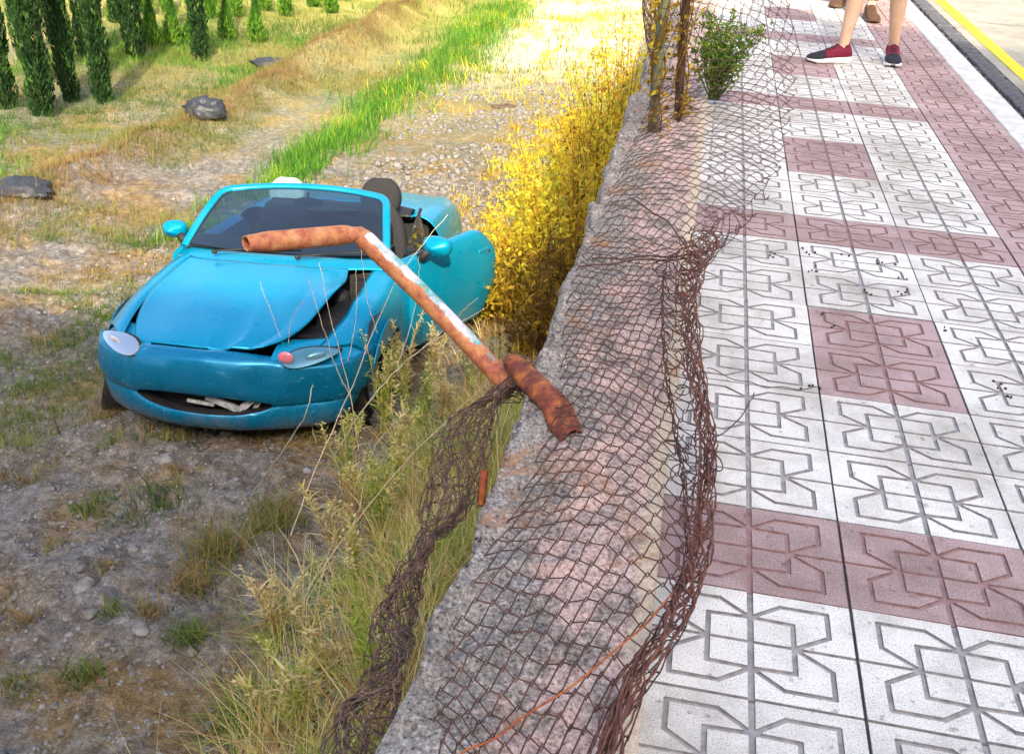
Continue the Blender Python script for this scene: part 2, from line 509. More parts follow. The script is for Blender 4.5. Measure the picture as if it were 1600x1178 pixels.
far.data.polygons.foreach_set('material_index', Mf); far['kind'] = 'stuff'
# dropped dirt, leaf scraps and gum on the tiles
db = MB()
for (px, py) in [(1200, 395), (1205, 398), (1262, 390), (1268, 395), (1275, 418), (1270, 427), (1322, 397), (1372, 408), (1378, 414), (1395, 410), (1410, 435), (1413, 461), (1418, 455), (1352, 454), (1287, 492), (1295, 505), (1476, 513), (1548, 598), (1565, 603), (1572, 618), (1350, 455), (1275, 610), (1268, 606)]:
    p = at(px, py, .004)
    for q in range(2):
        e = Matrix.Rotation(random.uniform(0, 6.3), 3, 'Z')
        db.ell(p + Vector((random.gauss(0, .016), random.gauss(0, .016), 0)), (random.uniform(.003, .008), random.uniform(.002, .005), .004), 7, 4, 0, e)
M_litter = noisy('dark_litter', [(.3, (.02, .018, .016)), (.7, (.09, .075, .06))], 60, .9)
tag(db.build('litter_crumbs', M_litter, None, True), 'scattered dark crumbs and leaf scraps on the white tiles', 'litter', kind='stuff')

# ------------------------------------------------------------------ kerb, gutter, road
M_kerb = noisy('kerb_concrete', [(.3, (.40, .40, .40)), (.55, (.58, .58, .57)), (.75, (.68, .67, .65))], 9, .85, (120, .4, .004))
M_cob = noisy('gutter_stone', [(.3, (.04, .04, .05)), (.55, (.10, .10, .115)), (.8, (.19, .19, .21))], 22, .85, (90, .6, .006))
M_road = noisy('road_concrete', [(.3, (.22, .21, .18)), (.55, (.31, .295, .255)), (.8, (.38, .36, .31))], 3.5, .9, (150, .5, .004))
M_yellow = noisy('yellow_paint', [(.25, (.40, .33, .06)), (.45, (.62, .50, .02)), (.8, (.70, .58, .03))], 16, .7, (120, .3, .002))
kb = MB(); kb.box((1.565, 140, -.17), (.165, 300, .20))
kerb = tag(kb.build('kerb', M_mortar), kind='structure')
kst = MB(); kst.box((0, 0, 0), (.170, .985, .18)); k0 = kst.build('kerbstone', M_kerb, kerb, bevel=.012)
for i in range(26):
    o = k0 if i == 0 else dup(k0, kerb)
    o.location = (1.566 + random.uniform(-.002, .002), -1.2 + i, -.092 + random.uniform(-.002, .002))
kf = MB(); kf.box((1.566, 24.31 + 100, -.092), (.17, 200, .18)); o = kf.build('kerbstone_course', M_kerb, kerb); o['kind'] = 'stuff'
GZ0 = -.13
gb = MB(); gb.box((1.83, 140, GZ0 - .10), (.34, 300, .16))
gutter = tag(gb.build('gutter', M_mortar), kind='structure')
protos = []
for k in range(3):
    m_ = MB(); m_.box((0, 0, 0), (.150, .098, .07), taper=.93); protos.append(m_.build('gutter_stone', M_cob, gutter, bevel=.012))
cnt = 0
for i in range(130):
    for j in (0, 1):
        y = 1.5 + i * .108 + (.054 if j else 0)
        o = protos[cnt] if cnt < 3 else dup(protos[cnt % 3], gutter)
        o.location = (1.742 + j * .162 + random.uniform(-.006, .006), y, GZ0 - .018 + random.uniform(-.006, .006))
        o.rotation_euler = (random.gauss(0, .03), random.gauss(0, .03), random.gauss(0, .04))
        cnt += 1
gf = MB()
for i in range(400):
    for j in (0, 1): gf.box((1.742 + j * .162, 15.6 + i * .108 + .05 * j, GZ0 - .018), (.15, .098, .07))
o = gf.build('gutter_stone_course', M_cob, gutter); o['kind'] = 'stuff'
tag(mesh('road', [(1.995, -60, GZ0), (1.995, 300, GZ0), (14, 300, GZ0), (14, -60, GZ0)], [(0, 3, 2, 1)], M_road), kind='structure')
tag(mesh('road_line', [(2.09, -60, GZ0 + .004), (2.21, -60, GZ0 + .004), (2.21, 300, GZ0 + .004), (2.09, 300, GZ0 + .004)], [(0, 1, 2, 3)], M_yellow), kind='structure')
jt = MB()
for k in range(12): jt.add([(2.3, 4.0 + 2.6 * k, GZ0 + .002), (9, 4.0 + 2.6 * k, GZ0 + .002), (9, 4.015 + 2.6 * k, GZ0 + .002), (2.3, 4.015 + 2.6 * k, GZ0 + .002)], [(0, 1, 2, 3)])
tag(jt.build('road_joints', M_mortar), kind='structure')
tag(mesh('pavement', [(14, -60, -.12), (14, 300, -.12), (400, 300, -.12), (400, -60, -.12)], [(0, 3, 2, 1)], M_kerb), kind='structure')

# ------------------------------------------------------------------ unseen block added behind the camera to shade the near half
M_plaster = noisy('shade_block_plaster', [(.3, (.42, .38, .32)), (.7, (.52, .48, .41))], 1.2, .9)
M_glass_d = mat('shade_block_glass', (.03, .04, .05), .08)
M_frame_w = mat('shade_block_frame', (.5, .5, .48), .5)
bld = tag(empty('added_shade_block', (0, -15, 0)), 'plain plastered block added unseen behind the camera to cast shade', 'shade_blocker')
w_ = MB(); w_.box((-2, -6, 3.9), (44, 12, 16.6)); w_.build('wall', M_plaster, bld)  # main body of the added shade block
w_ = MB(); w_.box((-2, -6, 12.3), (44.6, 12.6, .24)); w_.build('shade_block_cornice', M_plaster, bld)
w_ = MB(); w_.box((12.65, -6.1, 14.9), (14.6, 11.4, 5.0)); w_.build('shade_wing', M_plaster, bld)  # added height that carries the shade further along the pavement
for (x, w, h) in ((-15, 3.2, 1.3), (-6.5, 1.0, .9), (-1.2, 2.4, .7), (3.2, .9, 1.1)):
    w_ = MB(); w_.box((x, -1.6, 12.4 + h / 2), (w, 1.4, h)); w_.build('roof_shade_box', M_plaster, bld)  # added boxes that make the shade edge uneven
for fl in range(4):  # windows dressing the added block
    for k in range(10):
        fr = MB(); fr.box((-20 + k * 4.0, 0, 1.6 + fl * 3.0), (1.3, .12, 1.5)); f_ = fr.build('shade_block_window', M_frame_w, bld)
        gl = MB(); gl.box((-20 + k * 4.0, .05, 1.6 + fl * 3.0), (1.12, .06, 1.32)); gl.build('pane', M_glass_d, f_)
# ------------------------------------------------------------------ low concrete wall between pavement and field
def wall_top(x, y):
    t = (x - WALL_L) / (WALL_R - WALL_L)
    z = .052 - .03 * t + .012 * vnoise(x * 7, y * 3) + .016 * fbm(x * 24, y * 24, 3) * (1 - .7 * sstep(.5, .8, t))
    z = z - .028 * np.clip(fbm(x * 9 + 4, y * 6, 3) - .25, 0, 1) * (1 - sstep(.5, .8, t))
    return z
ty = np.concatenate([np.arange(-1.6, 6.5, .0125), np.arange(6.52, 10, .05), np.geomspace(10.1, 260, 40)])
tx = np.concatenate([np.linspace(0, 1, 38)])
rows = []
for y in ty:
    e = .016 * fbm(y * 2.3, 1.7, 4) + .009 * vnoise(y * 17, 3)
    if y > 12: e = 0
    xl = WALL_L + e; xr = WALL_R + .006 * vnoise(y * 3, 9)
    xsr = xl + (xr - xl) * tx
    zs = wall_top(xsr, np.full_like(xsr, y))
    dn = np.array([.0, .03, .09, .2, .45, .9, 1.5, 2.6])
    lx = xl + .022 * fbm(dn * 7 + 3, np.full_like(dn, y * 5.0), 3) - .02 + .02 * np.exp(-dn / .03)
    left = np.stack([lx[::-1], np.full(8, y), zs[0] - .012 - dn[::-1]], 1)
    topv = np.stack([xsr, np.full_like(xsr, y), zs], 1)
    right = np.array([[xr + .004, y, zs[-1] - .012], [xr + .004, y, -.12]])
    rows.append(np.concatenate([left, topv, right]))
def wall_material():
    m = mat('old_wall_concrete', rough=.93, spec=.2); nt, N, L, B = nodes(m)
    fine = noise_node(nt, 105, 4, .7); med = noise_node(nt, 11, 6, .7); big = noise_node(nt, 2.6, 5, .7)
    conc = ramp(nt, fine.outputs['Fac'], [(.34, (.045, .040, .038)), (.43, (.23, .21, .20)), (.53, (.34, .305, .275)), (.66, (.60, .56, .515))])
    worn = ramp(nt, med.outputs['Fac'], [(.32, (.5, .48, .46)), (.55, (1, 1, 1))])
    conc = mix(nt, .9, conc.outputs[0], worn.outputs[0], 'MULTIPLY')
    pink = ramp(nt, fine.outputs['Fac'], [(.34, (.26, .15, .125)), (.48, (.58, .40, .355)), (.66, (.78, .62, .57))])
    cream = ramp(nt, fine.outputs['Fac'], [(.3, (.50, .40, .27)), (.6, (.70, .60, .45))])
    tc = N.new('ShaderNodeTexCoord'); sx = N.new('ShaderNodeSeparateXYZ'); L.new(tc.outputs['Object'], sx.inputs[0])
    def math_(op, a, b):
        n = N.new('ShaderNodeMath'); n.operation = op
        for i, v in enumerate((a, b)):
            if isinstance(v, bpy.types.NodeSocket): L.new(v, n.inputs[i])
            else: n.inputs[i].default_value = v
        return n.outputs[0]
    edge = math_('ADD', sx.outputs['X'], math_('MULTIPLY', math_('SUBTRACT', big.outputs['Fac'], .5), .55))
    edge = math_('ADD', edge, math_('MULTIPLY', math_('SUBTRACT', med.outputs['Fac'], .5), .30))
    f1 = N.new('ShaderNodeMapRange'); f1.inputs['From Min'].default_value = -.47; f1.inputs['From Max'].default_value = -.40; L.new(edge, f1.inputs['Value'])
    patch = ramp(nt, med.outputs['Fac'], [(.42, (.12, .12, .12)), (.55, (.9, .9, .9))])
    f1 = math_('MULTIPLY', f1.outputs[0], patch.outputs[0])
    c = mix(nt, f1, conc, pink.outputs[0])
    f2 = N.new('ShaderNodeMapRange'); f2.inputs['From Min'].default_value = -.255; f2.inputs['From Max'].default_value = -.23
    L.new(math_('ADD', sx.outputs['X'], math_('MULTIPLY', math_('SUBTRACT', med.outputs['Fac'], .5), .06)), f2.inputs['Value'])
    c = mix(nt, math_('MULTIPLY', f2.outputs[0], .8), c, cream.outputs[0])
    # rust and orange lichen stains
    st = noise_node(nt, 3.3, 6, .75); st.inputs['Distortion'].default_value = .6
    fs = ramp(nt, st.outputs['Fac'], [(.56, (0, 0, 0)), (.66, (1, 1, 1))])
    c = mix(nt, math_('MULTIPLY', fs.outputs[0], .7), c, (.42, .20, .075))
    dk = noise_node(nt, 5.3, 6, .75); fd = ramp(nt, dk.outputs['Fac'], [(.58, (0, 0, 0)), (.68, (1, 1, 1))])
    c = mix(nt, math_('MULTIPLY', fd.outputs[0], .65), c, (.085, .075, .06))
    L.new(c, B.inputs['Base Color'])
    bump(nt, fine.outputs['Fac'], .7, .006)
    return m
M_wall = wall_material()
wall = grid('low_wall', np.array(rows), M_wall)
tag(wall, 'low rough concrete wall with worn pink paint along the pavement', 'wall')
# ------------------------------------------------------------------ rust metal
def rust_mat(name, stops, scale=18, paint=None):
    m = mat(name, rough=.75, spec=.35, metal=.0); nt, N, L, B = nodes(m)
    a = noise_node(nt, scale, 7, .72); b = noise_node(nt, 6, 5, .7)
    c = ramp(nt, a.outputs['Fac'], stops).outputs[0]
    if paint:
        f = ramp(nt, b.outputs['Fac'], [(.56, (0, 0, 0)), (.60, (1, 1, 1))])
        c = mix(nt, f.outputs[0], c, paint)
    L.new(c, B.inputs['Base Color'])
    bump(nt, a.outputs['Fac'], .5, .004)
    return m
M_rust = rust_mat('rusty_steel', [(.3, (.13, .03, .018)), (.5, (.36, .09, .03)), (.62, (.52, .19, .05)), (.8, (.55, .30, .12))], 30)
M_rustd = rust_mat('dark_rusty_steel', [(.3, (.06, .018, .014)), (.5, (.20, .05, .028)), (.66, (.45, .15, .03)), (.8, (.55, .26, .06))], 22)
M_wire = rust_mat('rusty_wire', [(.3, (.035, .018, .014)), (.55, (.105, .050, .038)), (.75, (.26, .11, .06))], 26)
M_wired = rust_mat('dark_rusty_wire', [(.3, (.045, .030, .028)), (.5, (.14, .085, .070)), (.7, (.34, .22, .17))], 26)

# snapped fence post, bent like an elbow over the car
def post_material():
    m = mat('post_paint_rust', rough=.6, spec=.4); nt, N, L, B = nodes(m)
    a = noise_node(nt, 26, 7, .72); b = noise_node(nt, 5, 5, .7)
    c = ramp(nt, a.outputs['Fac'], [(.3, (.22, .05, .035)), (.45, (.46, .14, .07)), (.58, (.60, .27, .10)), (.8, (.62, .42, .36))]).outputs[0]
    at_ = N.new('ShaderNodeAttribute'); at_.attribute_name = 'coat'
    f = N.new('ShaderNodeMath'); f.operation = 'MULTIPLY_ADD'; L.new(b.outputs['Fac'], f.inputs[0]); f.inputs[1].default_value = 1.1; L.new(at_.outputs['Fac'], f.inputs[2])
    fr = ramp(nt, f.outputs[0], [(1.06, (0, 0, 0)), (1.0, (1, 1, 1))])
    fr.color_ramp.elements[0].position = .92; fr.color_ramp.elements[0].color = (0, 0, 0, 1); fr.color_ramp.elements[1].position = .99; fr.color_ramp.elements[1].color = (1, 1, 1, 1)
    pc = ramp(nt, b.outputs['Fac'], [(.47, (.05, .42, .42)), (.56, (.72, .62, .64))])
    L.new(mix(nt, fr.outputs[0], c, pc.outputs[0]), B.inputs['Base Color'])
    bump(nt, a.outputs['Fac'], .5, .004)
    return m
pA = at(797, 606, -.03); pB = at(560, 365, .30); pC = at(384, 381, .33)
ctrl = []
for t in np.linspace(0, 1, 40):
    ctrl.append(pA.lerp(pB, t) + Vector((0, 0, .012 * math.sin(t * PI))))
kn = ctrl[-1]
arm = [kn.lerp(pC, t) for t in np.linspace(.05, 1, 26)]
path = ctrl + arm
R0 = .030
rad = [R0 * (1.0 + .12 * math.exp(-((i - 39) / 1.5)**2)) for i in range(len(path))]
V, F = tube_arrays(path, rad, 18, False)
V = [Vector(v) for v in V]
for i in range(len(path)):                                         # flatten at the kink and at the torn tip
    k = math.exp(-((i - 39.3) / 1.6)**2) * .45 + (.35 if i > 60 else 0) * (i - 60) / 6
    c = path[i]
    for q in range(18):
        v = V[i*18 + q]; d = v - c; d.z *= (1 - k)
        d *= 1 + random.gauss(0, .012)
        V[i*18 + q] = c + d
post = mesh('bent_fence_post', V, F, post_material(), None, True)
a = post.data.attributes.new('coat', 'FLOAT', 'POINT')
cv = []
for i in range(len(path)):
    for q in range(18):
        d = V[i*18 + q] - path[i]
        up = d.normalized().z if d.length else 0
        cv.append((.50 if .10 < i / 40 < .95 else .05) * max(0, min(1, (up - .25) * 1.6)))
a.data.foreach_set('value', cv)
sm = post.modifiers.new('wall', 'SOLIDIFY'); sm.thickness = .004
tag(post, 'snapped rusty fence post bent at an elbow and leaning out over the car', 'post')
# crushed stump of the post on the wall
qA = at(800, 566, .055); qB = at(862, 625, .075); qC = at(896, 684, .05)
sp = [qA.lerp(qB, t) for t in np.linspace(0, 1, 12)] + [qB.lerp(qC, t) for t in np.linspace(.1, 1, 12)]
side = (qC - qA).cross(Vector((0, 0, 1))).normalized(); fw = (qC - qA).normalized()
V = []; n = 20
for i, p in enumerate(sp):
    t = i / (len(sp) - 1)
    wd = .024 + .013 * math.sin(t * PI * .9) + .004 * t; ht = .026 - .013 * t
    for q in range(n):
        an = 2 * PI * q / n
        rr = 1 + .07 * math.sin(3 * an + t * 9) + random.gauss(0, .02)
        V.append(p + side * math.cos(an) * wd * rr + Vector((0, 0, 1)) * (math.sin(an) * ht * rr - .008 * math.cos(an * 2) * (t)))
F = [(i*n+k, i*n+(k+1) % n, (i+1)*n+(k+1) % n, (i+1)*n+k) for i in range(len(sp)-1) for k in range(n)]
st = mesh('crushed_post_stump', V, F, M_rustd, None, True)
sm = st.modifiers.new('wall', 'SOLIDIFY'); sm.thickness = .004
tag(st, 'flattened rusty post stump lying on the broken wall top', 'post stump')
# short rusty rod sticking from the wall face
rd = MB(); rd.tube([at(757, 735, -.10), at(752, 790, -.16)], .011, 8)
tag(rd.build('rusty_rod', M_rust, None, True), 'short orange rusty rod at the field side of the wall', 'rod')

# ------------------------------------------------------------------ chain-link netting
def catmull(P, t):
    P = np.asarray(P, float); n = len(P)
    i = np.clip(np.floor(t).astype(int), 0, n - 2); f = (t - i)[..., None]
    p0 = P[np.clip(i-1, 0, n-1)]; p1 = P[i]; p2 = P[i+1]; p3 = P[np.clip(i+2, 0, n-1)]
    return .5 * (2*p1 + (p2-p0)*f + (2*p0-5*p1+4*p2-p3)*f**2 + (3*p1-p0-3*p2+p3)*f**3)
def wires(polys, rad, n=4):
    """many polylines of equal length -> tube arrays (numpy)"""
    P = np.asarray(polys, float); w, m, _ = P.shape
    T = np.gradient(P, axis=1); T /= np.linalg.norm(T, axis=2, keepdims=True) + 1e-9
    ref = np.array([.23, .41, .88]); A = np.cross(T, ref); A /= np.linalg.norm(A, axis=2, keepdims=True) + 1e-9
    B = np.cross(T, A)
    V = np.stack([P + rad * (A * math.cos(2*PI*k/n) + B * math.sin(2*PI*k/n)) for k in range(n)], 2)   # w,m,n,3
    ids = np.arange(w*m*n).reshape(w, m, n)
    F = np.stack([ids[:, :-1, :], np.roll(ids, -1, 2)[:, :-1, :], np.roll(ids, -1, 2)[:, 1:, :], ids[:, 1:, :]], -1).reshape(-1, 4)
    return V.reshape(-1, 3), F
def netting(surf, n_along, n_across, jit=.006, rad=.0016, hook=.25, seed=1, drop=0.0, shear=(1, 0, 0, 1)):
    """zigzag wires hooked into each other; surf(a, b) with a along [0,1], b across [0,1] -> (..,3)"""
    g = np.random.default_rng(seed)
    al, be, ga, de = shear
    polys = []; pad = int(n_across * 1.2) + 4
    H = lambda i, j, k: math.sin(i * 12.9898 + j * 78.233 + k * 37.719 + seed) * 43758.5453 % 1.0 - .5
    ni = int(n_along / max(al, .2) * 1.25) + 2
    for i in range(-6, ni):
        if g.random() < drop: continue
        A = []; Bb = []; Z = []
        j0 = -int((ga * i) / de) - 4
        for j in range(j0, j0 + int(n_across / de) + 10):
            k = i + ((j + i) % 2)
            bb = ga * k + de * j; aa = al * k + be * (j + ga / de * i)
            if bb < -.3 or bb > n_across + .3:
                continue
            dirn = 1 if ((j + i) % 2) else -1
            for s_, da in ((-1, -.05), (0, hook * .5), (1, -.05)):
                A.append((aa + da * dirn * al + .30 * H(k, j, 1)) / (n_along + 1))
                Bb.append((bb + .13 * s_ + .30 * H(k, j, 2)) / (n_across + 1))
                Z.append(jit * 2.2 * H(k, j, 3) + (.0022 if s_ == 0 else 0) * dirn)
        if len(A) < 6: continue
        A = np.array(A)
        if A.max() < 0 or A.min() > 1: continue
        m_ = 3 * (n_across + 2)
        p = surf(np.clip(A, 0, 1), np.clip(np.array(Bb), 0, 1))
        p[:, 2] += np.array(Z)
        p = p[(A >= 0) & (A <= 1)]
        if len(p) > 3: polys.append(p)
    Vs = []; Fs = []; o_ = 0
    for p in polys:
        V, F = wires([p], rad); Vs.append(V); Fs.append(F + o_); o_ += len(V)
    return np.concatenate(Vs), np.concatenate(Fs)
ST = [ # left px, py, z   right px, py, z   hump
    (655, 1330, .08, 900, 1360, .07, .03), (662, 1235, .08, 965, 1250, .07, .03), (672, 1140, .085, 1005, 1150, .07, .03), (702, 1010, .085, 1078, 1010, .07, .035), (755, 868, .085, 1118, 870, .08, .04),
    (832, 735, .085, 1136, 710, .10, .045), (868, 620, .085, 1112, 600, .11, .05), (878, 520, .085, 1104, 500, .12, .05), (895, 435, .085, 1122, 430, .14, .04), (935, 350, .09, 1178, 345, .20, .05),
    (962, 280, .10, 1228, 262, .28, .08), (992, 215, .13, 1250, 180, .36, .10), (1018, 150, .26, 1254, 95, .48, .10), (1028, 60, .55, 1240, 15, .66, .10), (1036, -40, .85, 1212, -70, .86, .08), (1042, -150, 1.10, 1170, -170, 1.08, .05)]
LP = np.array([at(s[0], s[1], s[2]) for s in ST]); RP = np.array([at(s[3], s[4], s[5]) for s in ST]); HP = np.array([[s[6]] for s in ST])
def fence_surf(a, b):
    t = a * (len(ST) - 1)
    l = catmull(LP, t); r = catmull(RP, t); h = catmull(HP, t)[..., 0]
    # most of the width is stretched flat, the last third is bunched in folds at the pavement edge
    bun = np.interp(t, [0, 4, 5, 8, 9.2, 10.5, 15], [.70, .70, .62, .60, .88, 1, 1])     # start of the bunched part
    edge = np.interp(t, [0, 4, 5, 8, 9.2, 10.5, 15], [.86, .88, .72, .62, .90, 1, 1])
    u = np.where(b < bun, b / bun * edge, edge + (1 - edge) * (b - bun) / np.maximum(1 - bun, 1e-3))
    fold = np.clip((b - bun) / np.maximum(1 - bun, 1e-3), 0, 1)
    wv = fold * 2 * PI * 1.4
    amp = np.interp(t, [0, 4, 6, 8, 9.5, 11, 15], [.030, .034, .055, .06, .03, 0, 0])
    p = l + (r - l) * u[..., None]
    pin = np.exp(-((t - 8.45) / .35)**2)                            # crease where the net is pinched across the wall
    p[..., 2] += h * np.sin(PI * np.clip(u, 0, 1))**.8 * (1 - .45 * pin) + amp * np.sin(wv) * np.sqrt(fold)
    p[..., 0] += amp * (np.cos(wv) - 1) * .7 * np.sqrt(fold)
    p[..., 1] += (-.12 * (t - 8.45) * pin) + .05 * np.sin(u * 5 + 1.3 * t) * (1 - pin)
    p[..., 2] += .012 * vnoise(p[..., 0] * 5, p[..., 1] * 5)
    return p
seg_len = np.linalg.norm(np.diff((LP + RP) / 2, axis=0), axis=1)
cum = np.concatenate([[0], np.cumsum(seg_len)]); cum /= cum[-1]
def surf_arclen(a, b):
    s = np.interp(a, cum, np.linspace(0, 1, len(cum)))
    return fence_surf(s, b)
fence = tag(empty('chain_link_fence', at(1022, 212, .04)), 'collapsed rusty chain link netting draped over the wall and pavement edge', 'fence')
FI = Vector(fence.location)
def fence_part(name, V, F, m, smooth=True):
    V = np.asarray(V, float) - np.array(FI)
    return np_mesh(name, V, F, m, fence, smooth)
total = float(seg_len.sum())
V, F = netting(surf_arclen, int(total / .046), 24, jit=.006, rad=.00155, seed=3, shear=(.72, .18, -.42, 1.0))
o = fence_part('wire_mesh', V, F, M_wire); o['kind'] = 'stuff'
M_roll = rust_mat('brown_rust_roll', [(.3, (.06, .022, .016)), (.55, (.17, .070, .050)), (.75, (.30, .13, .075))], 26)
# rope-like rolled edge: selvage wires twisted together
polys = []
g = np.random.default_rng(8)
for k in range(15):
    ph = g.random() * 6.3; rr = .005 + .019 * g.random()
    t = np.linspace(0.0, .42, 200)
    p = surf_arclen(t, np.full(200, .93 + .07 * g.random()))
    w = 28 * t + ph + .8 * np.sin(t * 40 + ph)
    env = np.interp(t, [0, .25, .33, .42], [1.0, 1.0, 1.8, 2.6])
    p[:, 0] += rr * env * np.cos(w * 3) - .012; p[:, 2] += rr * env * np.sin(w * 3) * .8 + .012
    p += g.normal(0, .0016, p.shape)
    polys.append(p)
V, F = wires(polys, .0021)
o = fence_part('rolled_edge', V, F, M_roll); o['kind'] = 'stuff'
# straining wires
def strain(pts, rad=.0018, m=M_wire):
    pts = np.array(pts); t = np.linspace(0, len(pts) - 1, 40); p = catmull(pts, t); p[:, 2] += .004 * np.sin(t * 7)
    V, F = wires([p], rad, 5); return fence_part('straining_wire', V, F, m)
strain([at(720, 1178, .1), at(806, 1130, .12), at(958, 1020, .13), at(1050, 930, .12)], .0022, M_rust)
strain([at(925, 405, .10), at(1000, 402, .13), at(1080, 398, .15), at(1120, 385, .16)], .003)
strain([at(905, 418, .10), at(985, 408, .13), at(1075, 405, .15)], .003)
strain([at(1085, 690, .10), at(1140, 670, .05), at(1172, 628, .02), at(1178, 615, .02)], .0018)
strain([at(985, 310, .10), at(1040, 345, .14), at(1070, 385, .16), at(1085, 430, .15)], .003)
strain([at(1105, 575, .06), at(1165, 597, .012), at(1220, 606, .012), at(1278, 606, .01)], .0016, M_wired)
# tangle of loose wire loops where the net is bunched
polys = []
for k in range(34):
    ty_ = g.uniform(.15, .50); c = surf_arclen(np.array([ty_]), np.array([g.uniform(.66, 1.0)]))[0]
    r = g.uniform(.015, .045); th = np.linspace(0, 2*PI*g.uniform(.6, 1.1), 16) + g.random() * 6
    u_ = g.normal(0, 1, 3); u_ /= np.linalg.norm(u_); v_ = np.cross(u_, g.normal(0, 1, 3)); v_ /= np.linalg.norm(v_)
    polys.append(c + np.array([0, 0, .012]) + r * (np.cos(th)[:, None] * u_ + np.sin(th)[:, None] * v_) * np.array([1, 1.5, .55]))
V, F = wires(polys, .0017)
o = fence_part('wire_tangle', V, F, M_wire); o['kind'] = 'stuff'
# posts at the standing end
M_postg = noisy('weathered_green_post', [(.35, (.10, .11, .07)), (.55, (.24, .27, .15)), (.75, (.42, .33, .10))], 14, .7, (40, .4, .004))
M_postb = rust_mat('brown_post', [(.3, (.05, .035, .022)), (.6, (.14, .09, .05)), (.8, (.26, .18, .08))], 12)
pb = at(1022, 214, .03)
q = MB(); top = pb + Vector((-.10, .0, 1.75)); q.tube([pb - Vector((0, 0, .15)), pb.lerp(top, .5) + Vector((.006, 0, 0)), top], .024, 14)
q.ell(top, (.026, .026, .012)); o = q.build('post', M_postg, fence, True); o.matrix_parent_inverse = Matrix.Translation(-FI)
pb2 = at(1048, 205, .03) + Vector((.03, .28, 0))
q = MB(); top2 = pb2 + Vector((-.11, .02, 1.75)); q.tube([pb2 - Vector((0, 0, .15)), top2], .022, 14)
q.ell(top2, (.024, .024, .012)); o = q.build('post', M_postb, fence, True); o.matrix_parent_inverse = Matrix.Translation(-FI); o['label'] = 'thin brown post behind the green one'
# standing netting that bulges towards the field beyond the posts
def bulge(a, b):
    base = np.array(pb) + np.array([.0, .05, 0]); 
    y = base[1] + a * 3.4
    x = base[0] - .30 * np.sin(a * 1.9) * np.sin(PI * np.clip(b * 1.05, 0, 1))**.8 - .03 + .03 * vnoise(a*7, b*5)
    z = .06 + 1.45 * b - .12 * np.sin(a * PI)
    return np.stack([x, y, z], -1)
V, F = netting(bulge, 62, 24, jit=.004, rad=.0017, seed=5)
o = fence_part('wire_mesh', V, F, M_wire); o['kind'] = 'stuff'

# crumpled roll of netting hanging on the field side of the wall
NT = [(800, 585, -.02, 838, 612, .02), (742, 622, -.10, 800, 640, -.05), (700, 680, -.16, 772, 690, -.10), (672, 745, -.20, 748, 762, -.16), (655, 805, -.24, 712, 835, -.22), (637, 868, -.26, 672, 880, -.25), (612, 920, -.26, 655, 935, -.26),
      (585, 985, -.26, 645, 990, -.22), (555, 1050, -.26, 640, 1060, -.18), (535, 1110, -.26, 630, 1130, -.16), (515, 1180, -.26, 615, 1200, -.14), (490, 1270, -.26, 590, 1280, -.12)]
NL = np.array([at(*s[:3]) for s in NT]); NR = np.array([at(*s[3:]) for s in NT])
def roll(a, b):
    t = a * (len(NT) - 1); l = catmull(NL, t); r = catmull(NR, t)
    w = np.linalg.norm(r - l, axis=-1)
    ph = b * 2 * PI * 2.5
    u = .5 + .5 * np.sin(ph + 1.2 * np.sin(t * 1.7)) * (.55 + .45 * b)
    p = l + (r - l) * u[..., None]
    p[..., 2] += (.05 * np.cos(ph) + .03 * b) * np.clip(w / .14, .45, 1.2)
    p += .012 * np.stack([vnoise(t * 6, b * 9), vnoise(t * 5 + 9, b * 9), vnoise(t * 7, b * 8 + 3)], -1)
    return p
hang = tag(empty('crumpled_netting', at(640, 880, -.25)), 'dark crumpled roll of old netting hanging along the field side of the wall', 'netting')
HI = np.array(hang.location)
V, F = netting(roll, 38, 30, jit=.004, rad=.0014, seed=11)
o = np_mesh('wire_mesh', V - HI, F, M_wired, hang, True); o['kind'] = 'stuff'
polys = []
for k in range(13):
    t = np.linspace(.0, 1, 120); b0 = g.random()
    p = roll(t, np.clip(b0 + .06 * np.sin(t * 9 + k), 0, 1)); p += .006 * np.stack([vnoise(t * 30 + k, t * 0 + k), vnoise(t * 30 + 40 + k, t * 0), vnoise(t * 27 + k, t * 0 + 5)], -1)
    polys.append(p)
V, F = wires(polys, .0018)
o = np_mesh('long_wires', V - HI, F, M_wired, hang, True); o['kind'] = 'stuff'
